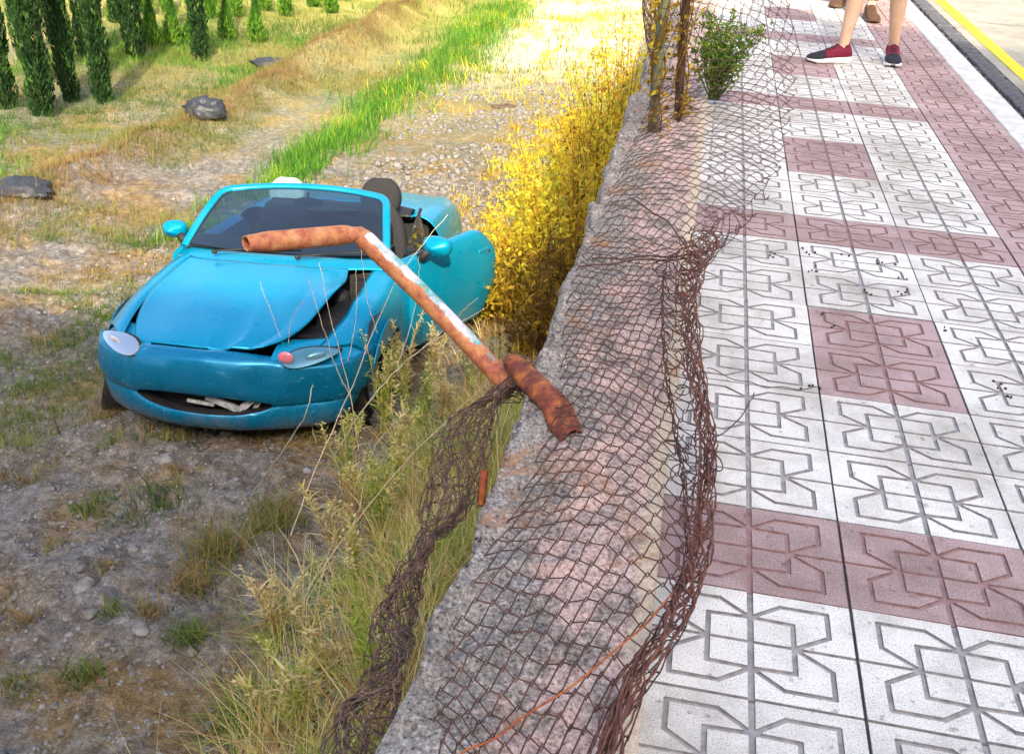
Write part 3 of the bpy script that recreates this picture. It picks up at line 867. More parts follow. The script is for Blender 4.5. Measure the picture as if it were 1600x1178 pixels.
# ------------------------------------------------------------------ the crashed roadster (local axes: X viewer's right, Y towards the tail, Z up)
def paint_material(name, base, scratch=.0):
    m = mat(name, base, .30, .40, .3, .18); nt, N, L, B = nodes(m)
    a = noise_node(nt, 5, 4, .6); b = noise_node(nt, 55, 5, .7)
    c = mix(nt, a.outputs['Fac'], tuple(x * .86 for x in base), tuple(min(1, x * 1.12) for x in base))
    tcx = N.new('ShaderNodeTexCoord'); mp = N.new('ShaderNodeMapping'); mp.inputs['Scale'].default_value = (9, 40, 70)
    L.new(tcx.outputs['Object'], mp.inputs['Vector'])
    sc = N.new('ShaderNodeTexNoise'); sc.inputs['Scale'].default_value = 1.0; sc.inputs['Detail'].default_value = 4; L.new(mp.outputs[0], sc.inputs['Vector'])
    f = ramp(nt, sc.outputs['Fac'], [(.80 - scratch * .17, (0, 0, 0)), (.88 - scratch * .10, (1, 1, 1))])
    c = mix(nt, f.outputs[0], c, (.16, .46, .62))
    d = noise_node(nt, 2.2, 6, .7); fd = ramp(nt, d.outputs['Fac'], [(.45, (0, 0, 0)), (.75, (.12, .12, .12))])
    c = mix(nt, fd.outputs[0], c, (.18, .34, .40))                 # thin dust film
    sz_ = N.new('ShaderNodeSeparateXYZ'); L.new(tcx.outputs['Object'], sz_.inputs[0])
    md_ = N.new('ShaderNodeMath'); md_.operation = 'MULTIPLY_ADD'; md_.inputs[1].default_value = .55; L.new(d.outputs['Fac'], md_.inputs[0])
    mz = N.new('ShaderNodeMapRange'); mz.inputs['From Min'].default_value = .14; mz.inputs['From Max'].default_value = .62; mz.inputs['To Min'].default_value = .30; mz.inputs['To Max'].default_value = -.12
    L.new(sz_.outputs['Z'], mz.inputs['Value']); L.new(mz.outputs[0], md_.inputs[2])
    mud = ramp(nt, md_.outputs[0], [(.46, (0, 0, 0)), (.62, (.75, .75, .75))])
    c = mix(nt, mud.outputs[0], c, (.20, .18, .155))               # mud thrown up on the lower body
    L.new(c, B.inputs['Base Color'])
    r = ramp(nt, d.outputs['Fac'], [(.3, (.22, .22, .22)), (.7, (.36, .36, .36))]); L.new(r.outputs[0], B.inputs['Roughness'])
    bump(nt, a.outputs['Fac'], .12, .03)
    return m
M_paint = paint_material('turquoise_paint', (.0005, .290, .500), .0)
M_paint2 = paint_material('scuffed_turquoise_paint', (.001, .180, .350), 1.0)
M_black = noisy('black_plastic', [(.3, (.008, .008, .009)), (.7, (.03, .03, .032))], 30, .6)
M_under = noisy('engine_bay_dark', [(.3, (.004, .004, .005)), (.6, (.014, .014, .016)), (.8, (.05, .05, .055))], 14, .6)
M_trim = noisy('dark_vinyl', [(.3, (.010, .011, .013)), (.7, (.030, .032, .036))], 80, .55)
M_seat = noisy('black_seat_cloth', [(.3, (.010, .010, .012)), (.7, (.035, .035, .04))], 120, .9)
M_white_v = noisy('pale_seat_vinyl', [(.3, (.36, .36, .37)), (.7, (.52, .52, .53))], 40, .6)
M_glass = mat('windscreen_glass', (.80, .93, .95), .02); M_glass.node_tree.nodes['Principled BSDF'].inputs['Transmission Weight'].default_value = 1.0
M_glass.node_tree.nodes['Principled BSDF'].inputs['IOR'].default_value = 1.08
def thin_glass(name, tint, refl=.12):
    m = bpy.data.materials.new(name); m.use_nodes = True; nt = m.node_tree; N = nt.nodes; L = nt.links
    for n in list(N): N.remove(n)
    o = N.new('ShaderNodeOutputMaterial'); t = N.new('ShaderNodeBsdfTransparent'); t.inputs[0].default_value = (*tint, 1)
    g = N.new('ShaderNodeBsdfGlossy'); g.inputs['Roughness'].default_value = .03; mx = N.new('ShaderNodeMixShader')
    fr = N.new('ShaderNodeFresnel'); fr.inputs[0].default_value = 1.5
    ad = N.new('ShaderNodeMath'); ad.operation = 'ADD'; ad.inputs[1].default_value = refl; L.new(fr.outputs[0], ad.inputs[0])
    L.new(ad.outputs[0], mx.inputs[0]); L.new(t.outputs[0], mx.inputs[1]); L.new(g.outputs[0], mx.inputs[2]); L.new(mx.outputs[0], o.inputs[0])
    return m
M_glass = thin_glass('windscreen_glass', (.14, .30, .38), .13)
M_lens = thin_glass('lamp_lens', (.75, .88, .92), .10)
M_pinklens = mat('pink_indicator_lens', (.62, .17, .22), .2, coat=.5)
M_refl = noisy('lamp_reflector', [(.35, (.16, .12, .115)), (.5, (.36, .335, .33)), (.65, (.56, .54, .54))], 13, .35)
M_reflb = mat('lamp_reflector_blue', (.12, .36, .45), .25, .5)
M_rubber = noisy('tyre_rubber', [(.3, (.010, .010, .011)), (.7, (.035, .033, .032))], 40, .85, (60, .4, .004))
M_rim = noisy('alloy_rim', [(.3, (.22, .22, .23)), (.7, (.42, .42, .44))], 20, .4, metal=.7)
M_whitep = noisy('white_plastic', [(.35, (.16, .19, .22)), (.55, (.55, .57, .60)), (.7, (.66, .68, .70))], 20, .5)
M_chrome = mat('mirror_glass', (.6, .65, .7), .04, 1.0)

car = empty('sports_car', CAR_P, CAR_R)
tag(car, 'crashed turquoise open roadster with crumpled bonnet standing in the dirt field', 'car')

Wm = ip([0, .25, .45, .7, 1.0, 1.5, 2.0, 2.5, 3.1, 3.5, 3.75, 3.95], [.60, .74, .80, .830, .838, .825, .818, .826, .842, .815, .75, .62])
zc = ip([.0, .10, .25, .5, .8, 1.1, 1.35, 2.6, 2.9, 3.3, 3.7, 3.95], [.575, .595, .640, .700, .765, .812, .845, .90, .905, .885, .835, .76])
sh = ip([0, .35, .62, .70, .78, .86, .91, .95, .98, 1.0], [0, .006, .028, .030, .024, .046, .080, .125, .185, .27])
yfront = ip([0, .2, .4, .55, .68, .76, .81, .835], [.060, .078, .135, .200, .275, .350, .440, .53])
def side_k(z):
    return np.interp(z, [.12, .2, .35, .5, .62, .75, .9], [.945, .965, .99, 1.0, .992, .97, .93])

# front bumper: rows follow the mouth
pl = ip([0, .12, .25, .38, .52, .66, .80, .92, 1.0], [0, .2, .40, .55, .68, .765, .812, .836, .84])
TH = np.linspace(-1, 1, 97)
def bump_plan(th):
    s = np.sign(th); a = np.abs(th)
    x = pl(a); y = np.where(a < .92, yfront(np.minimum(x, .835)), yfront(.834) + (a - .92) / .08 * .02)
    y = np.interp(a, [0, .12, .25, .38, .52, .66, .80, .92, 1.0], [.060, .078, .135, .200, .275, .350, .440, .51, .545])
    return s * x, y
bx, by = bump_plan(TH)
ax = np.abs(bx)
mc = -.045                                                          # mouth sits slightly to the viewer's left
mx_ = (bx - mc) / .43
mo = np.clip(1 - np.abs(mx_)**2.6, 0, 1)
zu = .305 + .052 * mo**.8 - .012 * bx; zl = .305 - .062 * mo**.7 - .012 * bx
ztop_b = np.interp(ax, [0, .35, .5, .65, .78, .84], [.590, .575, .540, .530, .535, .555])
levels = []
def lvl(z, dy, kx): levels.append(np.stack([bx * kx, by + dy, z], -1))
lvl(np.full_like(bx, .125), .085, .93); lvl(np.full_like(bx, .145), .045, .955); lvl(np.full_like(bx, .175), .022, .972)
lvl(.175 + (zl - .175) * .5, .012, .98); lvl(zl - .008, .010, .985); iL = len(levels); lvl(zl, .018, .985)
iU = len(levels); lvl(zu, .012, .99); lvl(zu + .010, .000, .993)
for t in (.25, .5, .72, .88, .96): lvl(zu + .010 + (ztop_b - zu - .010) * t, -.012 * math.sin(t * PI) + .030 * t**4 * (ax < .9), 1.0 + .0 * t)
lvl(ztop_b, .045, .985)
Pb = np.array(levels)
up_k = sstep(.50, .92, np.abs(TH))[None, :] * np.array([1, 1, .95, .75, .45, .35, .25, .2] + [0] * (len(levels) - 8))[:, None]
Pb[..., 2] += .17 * up_k
# dents: pushed-in right corner, ripples on the left shoulder
dent = .035 * np.exp(-((Pb[..., 0] - .60) / .16)**2 - ((Pb[..., 2] - .36) / .10)**2) + .02 * np.exp(-((Pb[..., 0] - .28) / .10)**2 - ((Pb[..., 2] - .44) / .06)**2)
Pb[..., 1] += dent + .004 * np.sin(Pb[..., 0] * 75) * np.exp(-((Pb[..., 0] + .45) / .16)**2 - ((Pb[..., 2] - .44) / .07)**2)
Pb[..., 2] += .006 * vnoise(Pb[..., 0] * 6, Pb[..., 1] * 6)
inm = np.abs(mx_) < 1
bumper = grid('bumper', Pb, M_paint2, car, True, skip=lambda i, j: i == iL and inm[j] and inm[j+1])
bumper['label'] = 'scuffed front bumper with open grille mouth'
# rim of the mouth, turned inwards
jj = [j for j in range(len(TH)) if inm[j]]
rimU = np.array([[Pb[iU, j] + np.array([0, d, -.006 * (d > 0)]) for j in jj] for d in (0, .03, .07)])
rimL = np.array([[Pb[iL, j] + np.array([0, d, .006 * (d > 0)]) for j in jj] for d in (0, .03, .07)])
grid('mouth_lip', rimU, M_paint2, bumper); grid('mouth_lip', rimL, M_black, bumper)
q = MB(); q.box((mc, .40, .30), (1.0, .30, .16)); q.build('grille_cavity', M_black, car)
q = MB()
q.box((.08, .150, .290), (.22, .03, .035), Matrix.Rotation(.35, 3, 'Y')); q.box((.20, .165, .285), (.12, .025, .04), Matrix.Rotation(-.7, 3, 'Y'))
q.box((.26, .20, .285), (.03, .03, .08), Matrix.Rotation(.5, 3, 'Y')); q.box((-.06, .15, .285), (.16, .02, .02), Matrix.Rotation(.1, 3, 'Y'))
q.build('broken_bracket', M_whitep, car, bevel=.004)
q = MB(); q.box((.70, .335, .40), (.07, .02, .028), Matrix.Rotation(.75, 3, 'Z')); q.build('side_marker', M_lens, car, bevel=.006)

# bonnet; its right front corner is folded up and away from the wing
def ztop(x, y, yf):
    xi = np.abs(x) / Wm(y)
    d = y - yf
    return zc(np.clip(y - (yf - .06) * np.exp(-np.clip(d, 0, 9) / .55), 0, 4)) - sh(xi) - .028 * np.exp(-np.clip(d, 0, 9) / .05)
edge_r = ip([0, .05, .12, .22, .36, .55, .78, 1.0], [.30, .375, .43, .475, .510, .535, .530, .490])  # viewer's-right edge against length
NR_, NC_ = 46, 44
Ph = np.zeros((NR_, NC_, 3))
for i, t in enumerate(np.linspace(0, 1, NR_)):
    xr = float(edge_r(t)); xl = -.60 - .02 * math.sin(t * PI) + .12 * (1 - t)**6
    for j, u in enumerate(np.linspace(0, 1, NC_)):
        x = xl + (xr - xl) * u
        yf = float(yfront(min(abs(x), .83))) + .105
        yr = 1.18 + .13 * (abs(x) / .6)**2
        y = yf + (yr - yf) * t
        z = float(ztop(np.array(x), np.array(y), yf - .1)) + .006
        e = max(0, (u - .72) / .28)
        z += .050 * e**1.6 * math.exp(-((t - .35) / .40)**2) + .012 * math.sin(t * 9 + u * 3) * e
        z += -.012 * math.exp(-((x - .05) / .10)**2) * math.exp(-((t - .05) / .2)**2)
        z += .016 * math.exp(-abs(u - .78 + .25 * t) / .03) * (1 - t) + .010 * math.exp(-abs(u - .60 + .55 * t) / .025) * (1 - t) - .012 * math.exp(-abs(u - .9 + .1 * t) / .03)
        Ph[i, j] = (x, y, z)
hood = grid('bonnet', Ph, M_paint, car, True, thick=.012)
hood['label'] = 'buckled bonnet, lifted at one corner'
# nose skin between bumper and bonnet
nose = []
for w in np.linspace(0, 1, 5):
    r = []
    for k in range(len(TH)):
        if ax[k] > .50: continue
        a = Pb[-1, k]; x = a[0]; yf = float(yfront(min(abs(x), .83))) + .10
        b_ = np.array([x, yf, float(ztop(np.array(x), np.array(yf), yf - .1)) - .004])
        r.append(a + (b_ - a) * w + np.array([0, 0, .006 * math.sin(w * PI)]))
    nose.append(r)
nose = np.array(nose); nose[..., 2] -= .018 * sstep(.12, .36, nose[..., 0])[...] * 1.0
grid('nose_panel', nose, M_paint2, car)

def arch(y, yc, r, zc_=.30, low=.175):
    d = np.abs(y - yc)
    return np.where(d < r, zc_ + np.sqrt(np.maximum(r*r - d*d, 0)), low)
XI = np.array([.74, .78, .82, .86, .895, .925, .95, .97, .985, .995, 1.0])
def quarter(name, side, y0, y1, yc, ra, parent, m, dxy=(0, 0, 0), n=64, start=None, xi0=None, skipf=None):
    P = []
    for t in np.linspace(0, 1, n):
        r = []
        xi_l = XI if xi0 is None else np.concatenate([np.linspace(xi0, .74, 8)[:-1], XI])
        for k, xi in enumerate(xi_l):
            ys0 = y0 if start is None else start(xi)
            y = ys0 + (y1 - ys0) * t
            x = xi * float(Wm(y))
            z = float(zc(y)) - float(sh(xi)) - (.020 if y < 1.5 else 0) * (xi > .0)
            r.append((x, y, z))
        zt = r[-1][2]; ys0 = y0 if start is None else start(1.0); y = ys0 + (y1 - ys0) * t
        zlow = float(arch(np.array(y), yc, ra))
        for s in np.linspace(0, 1, 10)[1:]:
            z = zt + (zlow - zt) * s
            fl = .012 * math.exp(-((math.hypot(y - yc, z - .30) - ra) / .03)**2)   # arch lip
            kx = float(side_k(z)) / float(side_k(zt)) if zt < .62 else float(side_k(z)) / 1.0
            r.append((float(Wm(y)) * min(kx, 1.0) * (1 if s < 1 else .995) + fl, y, z))
        P.append(r)
    P = np.array(P)
    P[..., 0] *= side
    P += np.array(dxy)
    return P
def wing_start(xi): return .24 + .30 * float(sstep(.70, 1.0, xi))
Pl = quarter('wing', -1, .4, 1.46, .85, .325, car, M_paint, start=wing_start)
grid('front_wing', Pl, M_paint, car, True, thick=.006)
Pr = quarter('wing', 1, .4, 1.46, .85, .325, car, M_paint, dxy=(.012, 0, -.012), start=wing_start)
# the right wing was pushed outwards and buckled
k_ = np.exp(-((Pr[..., 1] - .75) / .3)**2)
Pr[..., 0] += .015 * k_ * sstep(.6, .8, Pr[..., 2]); Pr[..., 2] += .010 * np.sin(Pr[..., 1] * 16) * k_ * sstep(.5, .75, Pr[..., 2])
o = grid('front_wing', Pr, M_paint, car, True, thick=.006); o['label'] = 'buckled wing standing away from the bonnet'
# engine bay seen through the gap
q = MB(); q.box((0.22, .86, .42), (.78, .86, .28))
q.box((.50, .55, .585), (.22, .20, .08)); q.box((.55, .95, .61), (.12, .30, .10)); q.tube([(.45, .40, .57), (.60, .42, .58), (.62, .62, .60), (.60, .95, .66)], .018, 10)
q.box((.62, 1.22, .70), (.16, .12, .10)); q.ell((.48, 1.10, .66), (.07, .07, .06)); q.build('engine_bay', M_under, car, bevel=.01)
q = MB(); q.box((0, .50, .42), (1.30, .34, .16)); q.build('crash_beam', M_under, car)

# head lamps
M_inlens = mat('blue_grey_inner_lens', (.10, .30, .38), .12, .3, coat=.6)
def lamp(side, name_label, lens_m, refl_m, ind_m):
    e = []
    U = np.linspace(0, 1, 19)
    for a in np.linspace(0, 2 * PI, 28, endpoint=False):
        r = []
        for rr in np.linspace(0, 1, 8):
            # almond outline in (along, up)
            al = math.cos(a) * rr; up = math.sin(a) * rr * (1 - .35 * math.cos(a) * rr)
            al_x = .565 + .140 * al
            base_y = float(yfront(al_x)) + .055
            z = .574 + .014 * al + .036 * up
            y = base_y + .055 * up + .012 * rr * rr - .02
            r.append((side * al_x, y, z))
        e.append(r)
    P = np.array(e)
    P = np.concatenate([P, P[:1]], 0)
    hl = grid('headlight', P, refl_m, car, True); hl['label'] = name_label
    g_ = P.copy(); g_[..., 1] -= .016; g_[..., 2] += .010
    grid('lens', g_, lens_m, hl, True)
    al_x = .445
    q = MB(); c = (side * al_x, float(yfront(al_x)) + .028, .583)
    q.ell(c, (.046, .014, .036), 20, 10)
    if side > 0: q.build('indicator', ind_m, hl, True)
    # inner lens behind the cover
    al_b = .595; cb = Vector((side * al_b, float(yfront(al_b)) + .030, .580))
    q = MB(); q.ell(cb, (.058, .016, .024), 20, 10, 0, Matrix.Rotation(side * .55, 3, 'Z') @ Matrix.Rotation(-side * .12, 3, 'Y')); q.build('inner_lens', M_inlens if side > 0 else refl_m, hl, True)
    # dark surround
    sP = P[:, -1, :]; c0 = sP.mean(0); out = c0 + (sP - c0) * 1.10; out[:, 1] += .012; inn = sP.copy()
    grid('surround', np.stack([inn, out], 0), M_black, hl, True)
lamp(-1, 'pale frosted head lamp', M_lens, M_refl, M_refl)
lamp(1, 'bluish head lamp with pink indicator', M_lens, M_reflb, M_pinklens)
# skin behind and round the lamps
for s in (-1, 1):
    P = []
    for t in np.linspace(0, 1, 9):
        r = []
        for x in np.linspace(.36, .815, 24):
            y0 = float(yfront(x)) + .045 - .0; z0 = float(np.interp(x, [0, .35, .5, .65, .78, .84], [.590, .575, .540, .530, .535, .555]))
            y1 = y0 + .20; xi = x / float(Wm(y1)); z1 = float(zc(y1 - (y0 - .06) * .7)) - float(sh(min(xi, 1))) - (.012)
            r.append((s * x, y0 + (y1 - y0) * t, z0 + (z1 - z0) * math.sin(t * PI / 2)**1.0))
        P.append(r)
    grid('lamp_panel', np.array(P), M_paint, car, True)

# scuttle below the windscreen
P = []
for t in np.linspace(0, 1, 6):
    r = []
    for x in np.linspace(-.72, .74, 34):
        y0 = 1.175 + .13 * (abs(x) / .6)**2; y = y0 + t * (.16 - .03 * abs(x))
        r.append((x, y, float(zc(y)) - .028 * (abs(x) / .6)**2 - .010 + .02 * t - .05 * max(0, abs(x) - .6)))
    P.append(r)
grid('scuttle', np.array(P), M_paint, car, True, thick=.01)
for x0 in (-.40, .16):
    q = MB(); y0 = 1.27
    q.tube([(x0, 1.245, .868), (x0 + .02, 1.25, .875), (x0 + .46, 1.335 + .05 * abs(x0 + .3), .905)], .007, 8); q.tube([(x0 + .12, 1.275, .884), (x0 + .55, 1.345, .915)], .005, 6)
    q.ell((x0, 1.245, .868), (.02, .02, .014)); q.build('wiper', M_black, car, True)

# windscreen and its frame
def ws(u, v):
    """u -1..1 across, v 0..1 up"""
    xb, xt = .690, .585
    x = u * (xb + (xt - xb) * v)
    yb = 1.300 + .165 * np.abs(u)**2.2; yt = 1.985 - .105 * np.abs(u)**2.4
    y = yb + (yt - yb) * v
    zb = .872 - .012 * u**2; zt = 1.175 - .030 * u**2
    z = zb + (zt - zb) * v + .035 * np.sin(v * PI) * .6
    return np.stack([x, y, z], -1)
U, Vv = np.meshgrid(np.linspace(-.985, .985, 30), np.linspace(.0, .985, 16))
glass = grid('windscreen', ws(U, Vv), M_glass, car, True)
# frame: pillars and header as one swept hoop with rounded corners
hoop = []
for v in np.linspace(-.06, .86, 16): hoop.append((-1.0, v))
for a in np.linspace(0, PI / 2, 8)[1:]: hoop.append((-1 + .10 * (1 - math.cos(a)), .86 + .14 * math.sin(a)))
for u in np.linspace(-.88, .88, 22): hoop.append((u, 1.0))
hr = [(-u, v) for (u, v) in hoop[:23]][::-1]
hoop = hoop[:23] + hoop[23:] + hr
pts = [ws(np.array(u), np.array(v)) for u, v in hoop]
def strip_frame(pts, wid, thk):
    V = []; n = len(pts)
    cc = np.mean(pts, 0)
    nrm0 = np.array([0, -.45, .89])
    for i, p in enumerate(pts):
        t = pts[min(i+1, n-1)] - pts[max(i-1, 0)]; t = t / (np.linalg.norm(t) + 1e-9)
        out = np.cross(t, nrm0); out /= np.linalg.norm(out)
        if np.dot(out, p - cc) < 0: out = -out
        nn = np.cross(out, t); nn /= np.linalg.norm(nn)
        if nn[2] < 0: nn = -nn
        ring = [(-wid * .45, .5), (-wid * .2, 1.0), (wid * .25, 1.0), (wid * .5, .55), (wid * .55, -.4), (wid * .2, -1.0), (-wid * .3, -.9), (-wid * .5, -.3)]
        V.append([p + out * a + nn * b_ * thk for a, b_ in ring])
    return np.array(V)
SF = strip_frame(pts, .052, .017)
fr = grid('windscreen_frame', SF, M_paint, car, True, closed=True)
SF2 = strip_frame([p * np.array([.965, 1, 1]) + np.array([0, -.004, -.012]) for p in pts], .018, .010)
grid('seal', SF2, M_black, fr, True, closed=True)
q = MB(); q.ell((0.02, 1.90, 1.085), (.11, .018, .034), 16, 8); q.tube([(0.02, 1.90, 1.10), (0.02, 1.92, 1.15)], .008); q.build('rear_view_mirror', M_black, car, True)

# door mirrors
def door_mirror(c, side, parent, lab):
    q = MB()
    P = []
    for t in np.linspace(0, 1, 12):
        s_ = math.sin(min(1, t * 1.02 + .12) * PI * .53) if t < .8 else 1.0
        ring = []
        for a in np.linspace(0, 2*PI, 24, endpoint=False):
            rx = (.112 if side > 0 else .085) * s_; rz = (.066 if side > 0 else .060) * s_
            cx_ = abs(math.cos(a))**.75 * math.copysign(1, math.cos(a)); cz_ = abs(math.sin(a))**.8 * math.copysign(1, math.sin(a))
            ring.append((c[0] + rx * cx_ + .012 * side * (1 - t), c[1] + .10 * (t - .5), c[2] + rz * cz_ + .012 * (1-t) * 0))
        P.append(ring)
    P.append([(c[0] + (p[0] - c[0]) * .9, p[1] - .006, c[2] + (p[2] - c[2]) * .9) for p in P[-1]])
    o = grid('door_mirror', np.array(P), M_paint, parent, True, closed=True)
    nose_ = [[(c[0] + .012 * side, c[1] - .062, c[2])] * 24, P[0]]
    grid('cap', np.array(nose_), M_paint, o, True, closed=True)
    g_ = [[(c[0], c[1] + .045, c[2])] * 24, [(c[0] + (p[0] - c[0]) * .98, p[1] + .0, c[2] + (p[2] - c[2]) * .98) for p in P[-1]]]
    grid('mirror_glass', np.array(g_), M_chrome, o, True, closed=True)
    q = MB(); q.tube([(c[0] - side * .04, c[1], c[2] - .03), (c[0] - side * .10, c[1] - .01, c[2] - .085)], [.026, .036], 12); q.build('stalk', M_black, o, True)
    if lab: o['label'] = lab
    return o
door_mirror((-.845, 1.60, .905), -1, car, None)

# doors
def door(side, ang, label, mirror):
    hinge = Vector((side * .806, 1.475, 0))
    d = empty('door', hinge + (Vector((.035, 0, 0)) if ang else Vector()), (0, 0, -side * ang)); d.parent = car
    # as a mesh of its own: outer skin, top roll, inner trim in one closed shell
    L_ = 1.115; rows = []
    for t in np.linspace(0, 1, 40):
        y = 1.475 + L_ * t
        sec = []
        W_ = float(Wm(y))
        ztop_ = .822 + .035 * t - .0 * t; zbot = .205
        rear = max(0, (t - .78) / .22); ztop_ -= .13 * rear**2.6; zbot += .27 * rear**2.0
        for z in np.linspace(zbot, ztop_ - .05, 12):
            sec.append((W_ * float(side_k(z)) + .022 * math.sin(PI * min(1, max(0, (z - zbot) / (ztop_ - zbot)))) * (1 - .8 * rear**2), y, z))
        sec.append((W_ * float(side_k(ztop_)) - .006, y, ztop_ - .020)); sec.append((W_ * .935 - .02, y, ztop_)); sec.append((W_ * .90 - .03, y, ztop_ - .002))
        sec.append((W_ * .87 - .045, y, ztop_ - .03)); sec.append((W_ * .85 - .05, y, .55)); sec.append((W_ * .86 - .05, y, zbot + .01))
        rows.append(sec)
    P = np.array(rows)
    P[..., 0] *= side
    P -= np.array(hinge)
    c0 = P[0].mean(0); c1 = P[-1].mean(0)
    P = np.concatenate([[np.tile(c0, (P.shape[1], 1))], P, [np.tile(c1, (P.shape[1], 1))]], 0)
    me_o = grid('door_shell', P, M_paint, d, True, closed=True)
    es = me_o.modifiers.new('es', 'EDGE_SPLIT'); es.split_angle = math.radians(50)
    q = MB(); h = Vector((side * (float(Wm(2.42)) * .985 + .004), 2.42, .70)) - hinge
    q.box(h, (.018, .13, .035)); q.build('handle', M_paint, d, bevel=.008)
    q = MB(); h = Vector((side * (float(Wm(2.48)) * .985 + .004), 2.50, .685)) - hinge; q.lathe([(-.004, .0), (.004, .016), (.006, .012), (.006, 0)], 14, 'X', h); q.build('lock', M_black, d, True)
    q = MB(); q.box(Vector((side * .745, 1.70, .855)) - hinge, (.012, .36, .012)); q.build('window_seal', M_black, d)
    # quarter light frame and glass
    f1 = [Vector((side * .735, 1.50, .83)), Vector((side * .665, 1.80, 1.06)), Vector((side * .735, 1.80, .84))]
    if side > 0:
        q = MB(); q.tube([f1[1] - hinge, f1[2] - hinge], .010, 8); q.build('vent_bar', M_black, d, True)
        mesh('vent_glass', [v - hinge for v in f1], [(0, 1, 2)], M_glass, d)
    if mirror: door_mirror(tuple(Vector((side * .905, 1.62, .905)) - hinge), side, d, None)
    d['label'] = label
    return d
DOOR_ANG = math.radians(21)
door(1, DOOR_ANG, 'driver door hanging open', True)
door(-1, 0.0, 'closed passenger door', False)
# sills
for s in (-1, 1):
    P = [[(s * x, y, z) for (x, z) in ((.70, .255), (.775, .25), (.80, .215), (.795, .17), (.74, .145))] for y in np.linspace(1.23, 2.74, 14)]
    grid('sill', np.array(P), M_paint, car, True, thick=.004)

# rear body
def rear_start(xi): return 2.60 if xi > .8 else 2.60
for s in (-1, 1):
    Pq = quarter('rear', s, 2.60, 3.93, 3.115, .325, car, M_paint, n=60, xi0=.70)
    # round the tail off
    yy = Pq[..., 1]; k = sstep(3.55, 3.95, yy)
    Pq[..., 0] *= 1 - .10 * k * k
    o = grid('rear_wing', Pq, M_paint, car, True, thick=.006)
P = []
for t in np.linspace(0, 1, 26):
    r = []
    for xi in np.linspace(-.705, .705, 30):
        y0 = 2.86 - .10 * xi * xi * 2; y = y0 + (3.90 - .16 * xi * xi - y0) * t
        r.append((xi * float(Wm(y)), y, float(zc(y)) - float(sh(abs(xi)))))
    P.append(r)
grid('boot_lid', np.array(P), M_paint, car, True, thick=.01)
P = []
for z_, dy in ((.76, -.02), (.70, .03), (.60, .06), (.48, .07), (.36, .05), (.25, -.01), (.20, -.10)):
    r = []
    for th in np.linspace(-1, 1, 41):
        x = th * .735; y = 3.915 + dy - .30 * abs(th)**3.2
        r.append((x, y, z_ - .0 * abs(th)))
    P.append(r)
grid('rear_bumper', np.array(P), M_paint, car, True, thick=.006)
# folded soft top
P = []
for t in np.linspace(0, 1, 10):
    r = []
    for xi in np.linspace(-.70, .70, 30):
        x = xi * .83; y = 2.60 + .30 * t - .14 * xi * xi * t
        r.append((x, y, .885 + .030 * math.sin(t * PI) + .008 * math.sin(xi * 9 + t * 5) - .05 * abs(xi)**3))
    P.append(r)
o = grid('folded_soft_top', np.array(P), M_trim, car, True, thick=.012)

# cabin
q = MB(); q.box((0, 2.05, .22), (1.40, 1.55, .04)); q.box((0, 2.80, .52), (1.38, .10, .66)); q.box((0, 1.42, .46), (1.36, .10, .60)); q.box((0, 2.0, .36), (.20, 1.2, .24), taper=.8)
q.box((-.70, 2.05, .48), (.04, 1.25, .55)); q.build('cabin_tub', M_trim, car, bevel=.01)
P = []
for t in np.linspace(0, 1, 14):
    r = []
    for x in np.linspace(-.68, .68, 30):
        y = 1.36 + .10 * abs(x / .68)**2 * (1 - t) + .46 * t
        z = .852 + .018 * math.sin(t * PI) - .16 * max(0, t - .72)**1.2 / .21 + .045 * math.exp(-((x - .34) / .18)**2) * math.exp(-((t - .62) / .2)**2)
        r.append((x, y, z))
    P.append(r)
grid('dashboard', np.array(P), M_trim, car, True, thick=.012)
q = MB(); sc_ = Vector((.34, 1.86, .80)); rt = Matrix.Rotation(math.radians(-62), 3, 'X')
ring = [sc_ + rt @ Vector((.182 * math.cos(a), .182 * math.sin(a), 0)) for a in np.linspace(0, 2*PI, 33)]
q.tube(ring, .014, 10, 0, False)
for a in (0.15, PI - .15, -PI/2): q.tube([sc_ + rt @ Vector((.04*math.cos(a), .04*math.sin(a), .0)), sc_ + rt @ Vector((.178*math.cos(a), .178*math.sin(a), 0))], .013, 8)
q.ell(sc_, (.065, .06, .045), 14, 8, 0); q.tube([sc_, sc_ + Vector((0, -.34, -.06))], .03, 10); q.build('steering_wheel', M_black, car, True)
